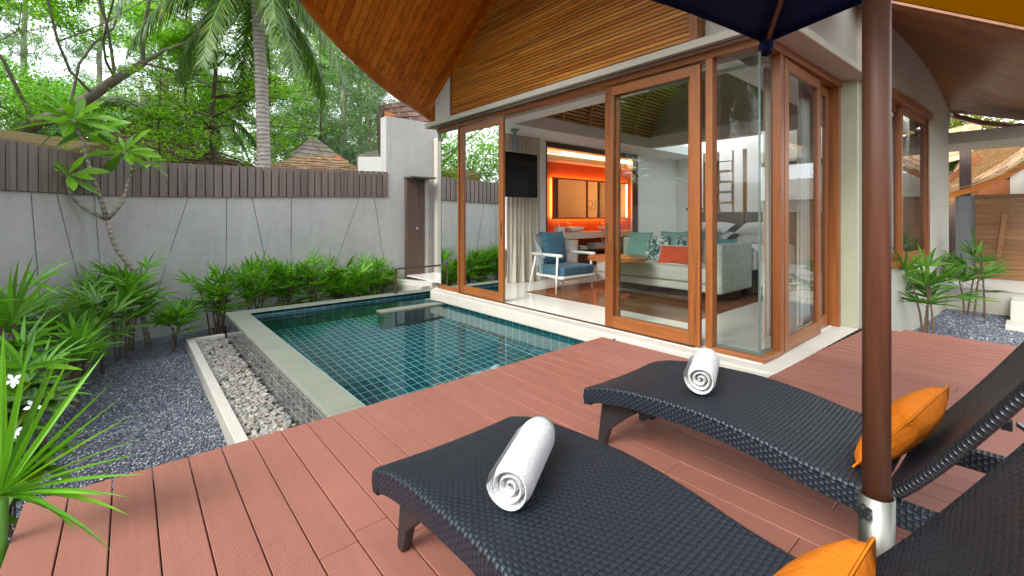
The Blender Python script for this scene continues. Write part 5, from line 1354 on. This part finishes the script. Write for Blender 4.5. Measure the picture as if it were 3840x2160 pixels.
# the big leaning tree at the left
t = thing('leaning_tree', 'large tree with a thick leaning grey trunk and bright feathery leaves at top left', 'tree', (-2.9,18.3,-1.8), )
b = MB(); rr = random.Random(41); tips = []
b.tube([(-3.0,18.4,-1.9),(-2.8,18.2,1.6),(-2.45,17.9,3.2),(-1.9,17.4,3.75),(-1.24,16.87,4.05),(-.27,16.04,4.93),(.3,15.5,5.35)], [.27,.25,.22,.18,.15,.12,.09], 12)
for p, d, L, r, dep in [((.3,15.5,5.35),(.7,-.5,.35),2.0,.13,3),((.3,15.5,5.35),(.1,-.3,1),2.2,.13,3),((-1.24,16.87,4.05),(-.1,-.3,1),2.2,.10,3),((-1.9,17.4,3.75),(-.5,-.4,1),2.6,.12,3),((-.27,16.04,4.93),(.5,-.2,1),2.4,.10,3),((-2.45,17.9,3.2),(-.8,-.2,.9),2.6,.13,3),((-.7,16.4,4.5),(-.3,-.8,.9),2.4,.09,3),((.3,15.5,5.35),(1,.2,-.05),1.8,.09,3),((-1.9,17.4,3.75),(-1,-1,.5),2.4,.1,3),((-.27,16.04,4.93),(0,-1,.6),2.2,.08,3)]:
    grow(b, p, d, L*1.25, r*.42, dep+1, rr, tips, .8, .16, .72, (2,3), .2)
finish_tree(t, b, 'bark_grey', tips, .42, 28, .105, 'tree_bright', asp=.45, flat=.5)
big_tips = tips
def tier_tree(label, base, h, r, seed, leaf, reach=2.0, z0=2.2, tiers=11, size=.10, n=9, bark='bark_dark', lean=(0,0)):
    """one straight thin trunk with flat sprays in tiers"""
    rr = random.Random(seed); t = thing('broadleaf_tree', label, 'tree', base, 'broadleaf trees beyond the fence'); b = MB(); T = []
    B = Vector(base); P = [B+Vector((lean[0]*i/9+rr.gauss(0,.05),lean[1]*i/9+rr.gauss(0,.05),(h-B.z)*i/9)) for i in range(10)]
    b.tube(P, [r*(1-.75*i/9) for i in range(10)], 8, cap=False)
    for k in range(tiers):
        z = z0+(h-z0)*k/tiers+rr.uniform(-.15,.15); f = (z-B.z)/(h-B.z)*9; i = min(int(f),8); p = P[i].lerp(P[i+1],f-i)
        for j in range(rr.randint(2,4)):
            a = rr.uniform(0,2*PI); d = Vector((math.cos(a),math.sin(a),rr.uniform(.05,.5))); L = reach*(1-.5*k/tiers)*rr.uniform(.6,1.1); q = p.copy(); pts = [p]
            for s_ in range(6):
                d = (d+Vector((rr.gauss(0,.16),rr.gauss(0,.16),rr.gauss(-.02,.10)))).normalized(); q = q+d*L/6; pts.append(q.copy())
                if s_ > 0:
                    for e in range(3): 
                        o = Vector((rr.gauss(0,.28),rr.gauss(0,.28),rr.gauss(.0,.07))); T.append(tuple(q+o)); 
                        if e == 0: b.tube([q, q+o], [.006,.003], 4, cap=False)
            b.tube(pts, [r*.28*(1-.8*m/6) for m in range(7)], 5, cap=False)
    b.build('trunk', M[bark], t, smooth=True)
    V, F = leafcloud(T, .26, n, size, asp=.45, flat=.35); np_obj('crown', V, F, M[leaf], t); return t
tier_tree('tree with one thin dark trunk and tiered light green sprays left of the palm', (1.75,14.3,-1.8), 8.5, .10, 12, 'tree_bright', 2.3, 2.2, 14)
tier_tree('slim tree with flat bright sprays right behind the palm trunk', (3.3,15.5,-1.8), 8.0, .07, 14, 'tree_bright', 1.9, 2.6, 11)
tier_tree('slim tree with flat sprays between the pale trunks and the palm', (1.35,17.2,-1.8), 9.5, .08, 15, 'tree_mid', 2.2, 3.0, 12, .12)
tier_tree('slim green tree over the tan shingle roof', (5.6,17.8,-1.8), 8.6, .07, 16, 'tree_mid', 2.0, 3.2, 11, .12)
broad_tree('dark leaved round tree behind the frangipani crown', (-1.1,21,-1.8), (0,0,1), 2.6, .2, 4, 5, 'bark_dark', 'tree_dark', .6, 40, .12, spread=.7, ratio=.7, nb=(2,4))
broad_tree('olive yellow tree between the pines and the tall grey wall', (7.9,16.2,-1.8), (-.05,-.05,1), 2.9, .13, 4, 23, 'bark_dark', 'tree_olive', .45, 22, .15, asp=.5, flat=.6, spread=.75, ratio=.7, nb=(2,4))
broad_tree('light green tree reaching in from the left edge', (-4.6,17.5,-1.8), (.1,-.1,1), 3.0, .18, 4, 37, 'bark_grey', 'tree_bright', .55, 34, .09, spread=.7, ratio=.72, nb=(2,4))
broad_tree('mid green tree far behind the leaning trunk', (-4.5,30,-1.8), (.05,0,1), 4.2, .25, 4, 43, 'bark_dark', 'tree_mid', .9, 40, .16, spread=.75, ratio=.72, nb=(2,4))
tier_tree('small bright tree growing over the dark shingle roof', (.55,13.2,-1.8), 4.6, .045, 19, 'tree_bright', 1.1, 2.2, 7, .085, 18)
broad_tree('bright tree seen between the villa roof and the gate', (24,2.4,-1.8), (0,0,1), 3.2, .2, 4, 53, 'bark_dark', 'tree_olive', .8, 40, .2, spread=.7, ratio=.7, nb=(2,4))
# shrubs along the outside of the fence
for i, (x, y, z, s, l) in enumerate([(1.9,12.6,.25,.7,'dense green shrub over the fence in front of the dark roof'),(.9,12.9,.3,.6,'bright shrub above the fence behind the right frangipani cluster'),(-2.6,15.2,1.9,.9,'yellow green shrub at the left end of the fence'),(3.4,17.5,1.0,1.0,'green shrub left of the tan shingle roof'),(6.6,17,1.1,1.0,'green shrub behind the tan shingle roof')]):
    t = thing('shrub', l, 'shrub', (x,y,-1.8), 'shrubs beyond the fence'); b = MB(); rr = random.Random(60+i); tips = []
    for k in range(6): grow(b, (x+rr.uniform(-.2,.2),y+rr.uniform(-.2,.2),-1.8), (rr.uniform(-.4,.4),rr.uniform(-.4,.4),1), (z+1.8)*.62, .03, 2, rr, tips, .7, .05, .5, (2,4), .15)
    finish_tree(t, b, 'bark_dark', tips, .30*s+.1, 16, .09, 'tree_bright' if i != 2 else 'tree_olive', asp=.42, extra=1)
# casuarina pines: straight trunk, thin limbs, hanging grey green needles
def pine(label, x, y, h, r, seed, dens=1.0, lean=0, lo=.25):
    rr = random.Random(seed); t = thing('pine_tree', label, 'tree', (x,y,-1.8), 'tall pines in the background'); b = MB(); T = []
    top = Vector((x+lean,y,h)); base = Vector((x,y,-1.9)); P = [base.lerp(top,i/8)+Vector((rr.gauss(0,.06),rr.gauss(0,.06),0)) for i in range(9)]
    b.tube(P, [r*(1-.75*i/8) for i in range(9)], 8, cap=False); N = int(70*dens)
    for k in range(N):
        f = lo+(1-lo)*k/N; p = base.lerp(top,f); a = rr.uniform(0,2*PI); L = (.5+2.3*(1-f)**.6)*rr.uniform(.5,1.1)*(h/12)**.3
        d = Vector((math.cos(a),math.sin(a),rr.uniform(.0,.55))); q = p.copy(); pts = [p]
        for s in range(4):
            d = (d+Vector((rr.gauss(0,.15),rr.gauss(0,.15),rr.gauss(.02,.12)))).normalized(); q = q+d*L/4; pts.append(q.copy())
            if s > 0: T += [tuple(q), tuple(q+Vector((rr.gauss(0,.22),rr.gauss(0,.22),rr.gauss(-.05,.15))))]
        b.tube(pts, [.028,.022,.016,.01,.006], 4, cap=False)
    b.build('trunk', M['bark_grey'], t, smooth=True)
    V, F = leafcloud(T, .42, 40, .36, asp=.10, flat=.8, hang=.55); np_obj('crown', V, F, M['needle'], t)
for i, (x, y, h, r, d, l) in enumerate([(7.27,20.1,15,.21,1.0,'thick straight pine just left of the villa roof edge'),(7.97,24.8,17,.22,.9,'tall pine behind the tan roof peak'),(6.56,23.4,15,.15,.9,'slim pine between palm trunk and tan roof'),(7.6,28.5,18,.2,1,'distant pine right of the palm fronds'),(8.64,21.6,14,.16,1.0,'dark stemmed pine over the white wall'),(7.55,17.6,12,.10,.7,'thin pine in front of the olive tree'),
        (2.75,31.9,17,.22,1.2,'far pine seen left of the dark thin trunk'),(5.2,26,15,.18,1.1,'far pine directly behind the coconut trunk'),(-1.4,38,19,.25,1.3,'far pale pine behind the leaning trunk'),(-3.9,32.3,17,.22,1.2,'far pine at the left side behind bright leaves'),(10.6,25.4,15,.18,1,'far pine behind the tall grey wall end'),(1.2,27,14,.16,1.1,'far pine above the dark shingle ridge'),(-7.5,34,18,.25,1.2,'pale far pine beyond the left frame edge'),(4.2,38,18,.25,1.3,'palest distant pine in the middle of the wood')]):
    pine(l, x, y, h, r, 100+i, d, lo=.12 if i > 5 else .2)
# pale bare trunks
for i, (x, y, h, r, ln, l) in enumerate([(.62,20.5,6.2,.13,-.3,'pale bare trunk on the left of the pale group'),(.95,21.7,6.6,.15,.15,'brown mottled trunk in the middle of the pale group'),(1.25,20.8,6.0,.12,.3,'pale trunk on the right of the pale group'),(1.6,20.9,5.2,.1,.5,'short pale leaning trunk beside the pale group')]):
    t = thing('bare_trunk', l, 'tree trunk', (x,y,-1.8), 'pale bare trunks'); b = MB(); rr = random.Random(i)
    P = [Vector((x+ln*k/6+rr.gauss(0,.04),y,-1.9+(h+1.9)*k/6)) for k in range(7)]; b.tube(P, [r*(1-.06*k) for k in range(7)], 8)
    for k in range(3): b.tube([P[4+k%2], P[5]+Vector((rr.uniform(-.8,.8),0,rr.uniform(.2,.8)))], [r*.45,r*.2], 5)
    b.build('trunk', M['bark_pale' if i != 1 else 'bark_dark'], t, smooth=True)
# palms
def coco(label, base, crown, r, seed, nf=20, L=3.6, group='coconut palms'):
    rr = random.Random(seed); t = thing('coconut_palm', label, 'palm', base, group); b = MB(); base = Vector(base); crown = Vector(crown)
    P = [base.lerp(crown,i/14)+Vector((.12*math.sin(PI*i/14),0,0)) for i in range(15)]
    b.tube(P, [r*(1.15-.35*i/14)*(1+.03*math.sin(i*2.1)) for i in range(15)], 14); b.build('trunk', M['palm_bark'], t, smooth=True)
    fr = MB(); VV = []; n0 = 0
    for k in range(nf):
        az = k*2.39996+rr.uniform(-.2,.2); el = 1.2-1.65*(k+.5)/nf+rr.uniform(-.12,.12); LL = L*rr.uniform(.85,1.1)
        p = crown.copy(); d = Vector((math.cos(az)*math.cos(el),math.sin(az)*math.cos(el),math.sin(el))); pts = [p.copy()]; m = 14
        for s in range(m):
            d = (d+Vector((0,0,-.11-.05*s/m))).normalized(); p = p+d*LL/m; pts.append(p.copy())
        fr.tube(pts, [.035*(1-.9*i/m) for i in range(m+1)], 5, cap=False)
        nl = 76
        for side in (-1,1):
            for q in range(nl):
                f = .10+.9*q/nl; i = min(int(f*m),m-1); c = pts[i].lerp(pts[i+1],f*m-i); dd = (pts[i+1]-pts[i]).normalized()
                sd = dd.cross(Vector((0,0,1))).normalized()*side; ll = .85*math.sin(PI*(.12+.80*f))**.7*(L/3.6)*rr.uniform(.8,1.1)
                v = (sd*rr.uniform(.55,.8)+dd*.55+Vector((0,0,-.35-rr.uniform(0,.45)))).normalized(); v2 = (v+Vector((0,0,-.75))).normalized()
                w = dd*.021; a = c+v*ll*.5; e = a+v2*ll*.5
                VV += [c-w, c+w, a+w, a-w, a-w, a+w, e+w*.15, e-w*.15]
    fr.build('frond_stems', M['palm_leaf_deep'], t, smooth=True)
    V = np.array([tuple(v) for v in VV]); np_obj('fronds', V, np.arange(len(V)).reshape(-1,4), M['coco_leaf'], t); return t
coco('tall coconut palm with a ringed grey trunk and hanging fronds', (2.36,11.83,-1.8), (2.27,11.9,6.75), .15, 3, 24, 3.5)
coco('short palm with pale drooping fronds among the pale trunks', (.75,19.8,-1.8), (.75,19.8,4.6), .14, 9, 16, 2.4)
coco('palm with pale fronds beyond the thin dark trunk', (2.6,22.0,-1.8), (2.6,22.0,5.4), .14, 10, 16, 2.6)
cp = coco('palm whose fronds reflect in the corner glass', (-7.8,7.2,-1.8), (-7.6,7.0,6.6), .17, 5, 22, 4.0)
# far wood: one mass of foliage
C = []
for k in range(800):
    a = NR.uniform(-.62,.72); d = NR.uniform(40,58); h = NR.random()**1.3*11-1
    C.append((d*math.sin(a)+.1*d, d*math.cos(a), h))
V, F = leafcloud(C, 1.6, 60, .7, asp=.3, flat=.8, hang=.2)
kind(np_obj('far_wood', V, F, M['needle']), 'stuff')
# trees beside and behind the camera, seen in the glass
for i, (x, y, l) in enumerate([(-15,1.5,'dense tree beyond the fence, mirrored in the left sliding door'),(-8.5,11,'green tree beyond the curved end of the fence'),(-12,-8,'tree behind the terrace, mirrored in the glass'),(3,-9,'tree beyond the deck, mirrored in the side windows')]):
    broad_tree(l, (x,y,-1.8), (0,0,1), 3.9, .2, 4, 200+i, 'bark_dark', 'tree_mid' if i % 2 else 'tree_bright', .8, 44, .22, spread=.75, ratio=.72, nb=(2,4))

# ------------------------------------------------------------------ neighbouring roofs
def hip_house(name, label, c, wx, wy, zw, ze, zp, rows, wid, mat, ridge=.0, over=.6, gablet=True, rot=0, base=None):
    t = thing(name, label, 'house', (c[0],c[1],-1.8), 'neighbouring villas'); b = MB()
    cs, sn = math.cos(rot), math.sin(rot)
    def W(x,y,z): return Vector((c[0]+x*cs-y*sn, c[1]+x*sn+y*cs, z))
    P = [W(-wx,-wy,0),W(wx,-wy,0),W(wx,wy,0),W(-wx,wy,0)]; b.prism([tuple(p[:2]) for p in P], -1.9, zw); b.build('wall', M['plaster_beige'], t)
    E = [W(-wx-over,-wy-over,ze),W(wx+over,-wy-over,ze),W(wx+over,wy+over,ze),W(-wx-over,wy+over,ze)]
    T = [W(-ridge,0,zp),W(ridge,0,zp)]
    b = MB(); sag = lambda q: Vector((0,0,-.10*(zp-ze)*math.sin(PI*min(1,q[1]))))
    shingles(b, E[0],E[1],T[1],T[0],rows,wid,.03,sag=sag); shingles(b, E[1],E[2],T[1]+Vector((.01,.01,0)),T[1],rows,wid,.03,sag=sag); shingles(b, E[2],E[3],T[0],T[1],rows,wid,.03,sag=sag); shingles(b, E[3],E[0],T[0],T[0]+Vector((.01,.01,0)),rows,wid,.03,sag=sag)
    rf = b.build('roof', M[mat], t)
    b = MB(); b.add([E[0],E[1],T[1],T[0]],[(0,1,2,3)]); b.add([E[1],E[2],T[1]],[(0,1,2)]); b.add([E[2],E[3],T[0],T[1]],[(0,1,2,3)]); b.add([E[3],E[0],T[0]],[(0,1,2)])
    b.v = [(x,y,z-.02-.13*(zp-ze)*1) if abs(z-ze) > .01 and abs(z-zp) > .01 else (x,y,z-.16*(zp-ze)) for x,y,z in b.v]; b.build('underlay', M['slat_back'], rf)
    b = MB()
    for a, d in zip(E, E[1:]+E[:1]): b.slab([a+Vector((0,0,-.16)), d+Vector((0,0,-.16)), d+Vector((0,0,.02)), a+Vector((0,0,.02))], ((a-W(0,0,0)).normalized().x*-.03,(a-W(0,0,0)).normalized().y*-.03,0))
    b.build('fascia', M['fascia'], rf); return t
hip_house('villa_roof', 'neighbouring villa with a tan shingle roof and small peak beyond the fence', (4.5,14.9), 1.1, 1.0, 2.3, 2.55, 3.35, 8, .13, 'shingle_tan', .15, .55, rot=-.15)
t = bpy.data.objects['villa_roof']; t.name = 'neighbour_villa'
b = MB(); shingles(b, (3.65,14.5,3.05),(5.35,14.5,3.02),(4.55,14.9,3.72),(4.35,14.9,3.72),5,.11,.025); shingles(b, (5.35,14.5,3.02),(5.35,15.4,3.0),(4.55,14.95,3.72),(4.55,14.9,3.72),5,.11,.025); b.build('upper_roof', M['shingle_grey'], t)
b = MB(); b.add([(4.95,14.44,3.02),(5.42,14.40,3.0),(5.02,14.5,3.26)],[(0,1,2)]); b.build('gablet', M['fascia'], t)
hip_house('neighbour_villa', 'neighbouring villa with a dark shingle roof half hidden by shrubs', (.35,16.6), 2.0, 1.6, 2.2, 2.55, 3.85, 9, .17, 'shingle_dark', .2, .7, rot=.3)
t = thing('thatched_eave', 'tan thatched eave of a roof just above the left part of the fence', 'roof', (-1.9,14.2,2))
b = MB(); b.slab([(-2.6,14.6,2.72),(-.95,13.4,2.45),(-.95,13.4,2.72),(-2.6,14.6,3.02)], (.5,.9,.25)); b.build('thatch', M['thatch'], t, bevel=.03)
b = MB(); b.prism([(-2.5,14.8),(-1.0,13.7),(.2,15.2),(-1.2,16.2)], -1.9, 2.6); b.build('wall', M['plaster_beige'], t)
t = thing('neighbour_villa', 'neighbouring villa with a weathered dark red shingle roof behind the tall grey wall', 'house', (6.5,11.5,-1.8), 'neighbouring villas')
b = MB(); shingles(b, (5.25,11.25,3.4),(8.2,9.0,3.2),(8.2,11.5,5.2),(5.15,11.6,4.25),7,.22,.03); rf = b.build('roof', M['shingle_dark'], t)
b = MB(); b.tube([(5.20,11.42,4.22),(5.10,11.36,3.9),(5.08,11.36,3.5),(5.13,11.40,3.1),(5.20,11.42,2.75)], .07, 7); b.build('verge', M['bark_dark'], rf)
b = MB(); b.box(5.5,8,11.8,14,-1.9,3.2); b.build('wall', M['plaster_beige'], t)
b = MB(); b.slab([(5.24,11.40,2.8),(5.75,11.30,2.8),(5.75,11.30,4.0),(5.24,11.40,4.1)], (.02,.03,0)); b.build('gable_end', M['fascia'], t)
t = thing('white_wall', 'white boundary wall between the tan roof and the tall grey wall', 'wall', (4.5,10.6,-1.8))
b = MB(); b.prism([(4.28,10.8),(5.3,9.9),(5.4,10.05),(4.38,10.95)], -1.9, 2.72); b.build('wall', M['plaster_white'], t)

# ------------------------------------------------------------------ light, sky, camera
w = bpy.data.worlds.new('World'); sc.world = w; w.use_nodes = True; nt = w.node_tree; nt.nodes.clear()
sky = nt.nodes.new('ShaderNodeTexSky'); sky.sky_type = 'NISHITA'; sky.sun_disc = False
SUN_EL, SUN_AZ = math.radians(40), math.radians(-98)       # azimuth from +Y towards +X
sky.sun_elevation = SUN_EL; sky.sun_rotation = SUN_AZ; sky.air_density = 1.2; sky.dust_density = 3.0; sky.ozone_density = 1
hs = nt.nodes.new('ShaderNodeHueSaturation'); hs.inputs['Saturation'].default_value = .28; hs.inputs['Value'].default_value = 1.0
bg = nt.nodes.new('ShaderNodeBackground'); bg.inputs[1].default_value = .15; ow = nt.nodes.new('ShaderNodeOutputWorld')
ov = nt.nodes.new('ShaderNodeMix'); ov.data_type = 'RGBA'; ov.inputs[0].default_value = .7; ov.inputs[7].default_value = (2.6,2.8,3.0,1)      # thin overcast veil
nt.links.new(sky.outputs[0], hs.inputs['Color']); nt.links.new(hs.outputs[0], ov.inputs[6]); nt.links.new(ov.outputs[2], bg.inputs[0]); nt.links.new(bg.outputs[0], ow.inputs[0])
ld = bpy.data.lights.new('Sun', 'SUN'); ld.energy = .7; ld.angle = math.radians(26); ld.color = (1,.96,.90)
lo = bpy.data.objects.new('Sun', ld); COL.objects.link(lo)
sd = Vector((math.sin(SUN_AZ)*math.cos(SUN_EL), math.cos(SUN_AZ)*math.cos(SUN_EL), math.sin(SUN_EL)))
lo.rotation_euler = sd.to_track_quat('Z','Y').to_euler()
cd = bpy.data.cameras.new('Camera'); cam = bpy.data.objects.new('Camera', cd); COL.objects.link(cam)
cam.location = (0,0,1.25); cam.rotation_euler = (PI/2,0,-math.radians(40.622)); cd.lens = 15.722; cd.sensor_width = 36; cd.shift_y = -.0697; cd.clip_end = 1000; cd.clip_start = .02
sc.camera = cam
sc.view_settings.view_transform = 'Standard'; sc.view_settings.look = 'None'; sc.view_settings.gamma = 1; sc.view_settings.exposure = 2.55
cy = sc.cycles; cy.max_bounces = 12; cy.diffuse_bounces = 5; cy.glossy_bounces = 5; cy.transmission_bounces = 8; cy.transparent_max_bounces = 24; cy.caustics_refractive = True; cy.caustics_reflective = False
cy.sample_clamp_indirect = 6; cy.use_denoising = True; cy.blur_glossy = .3
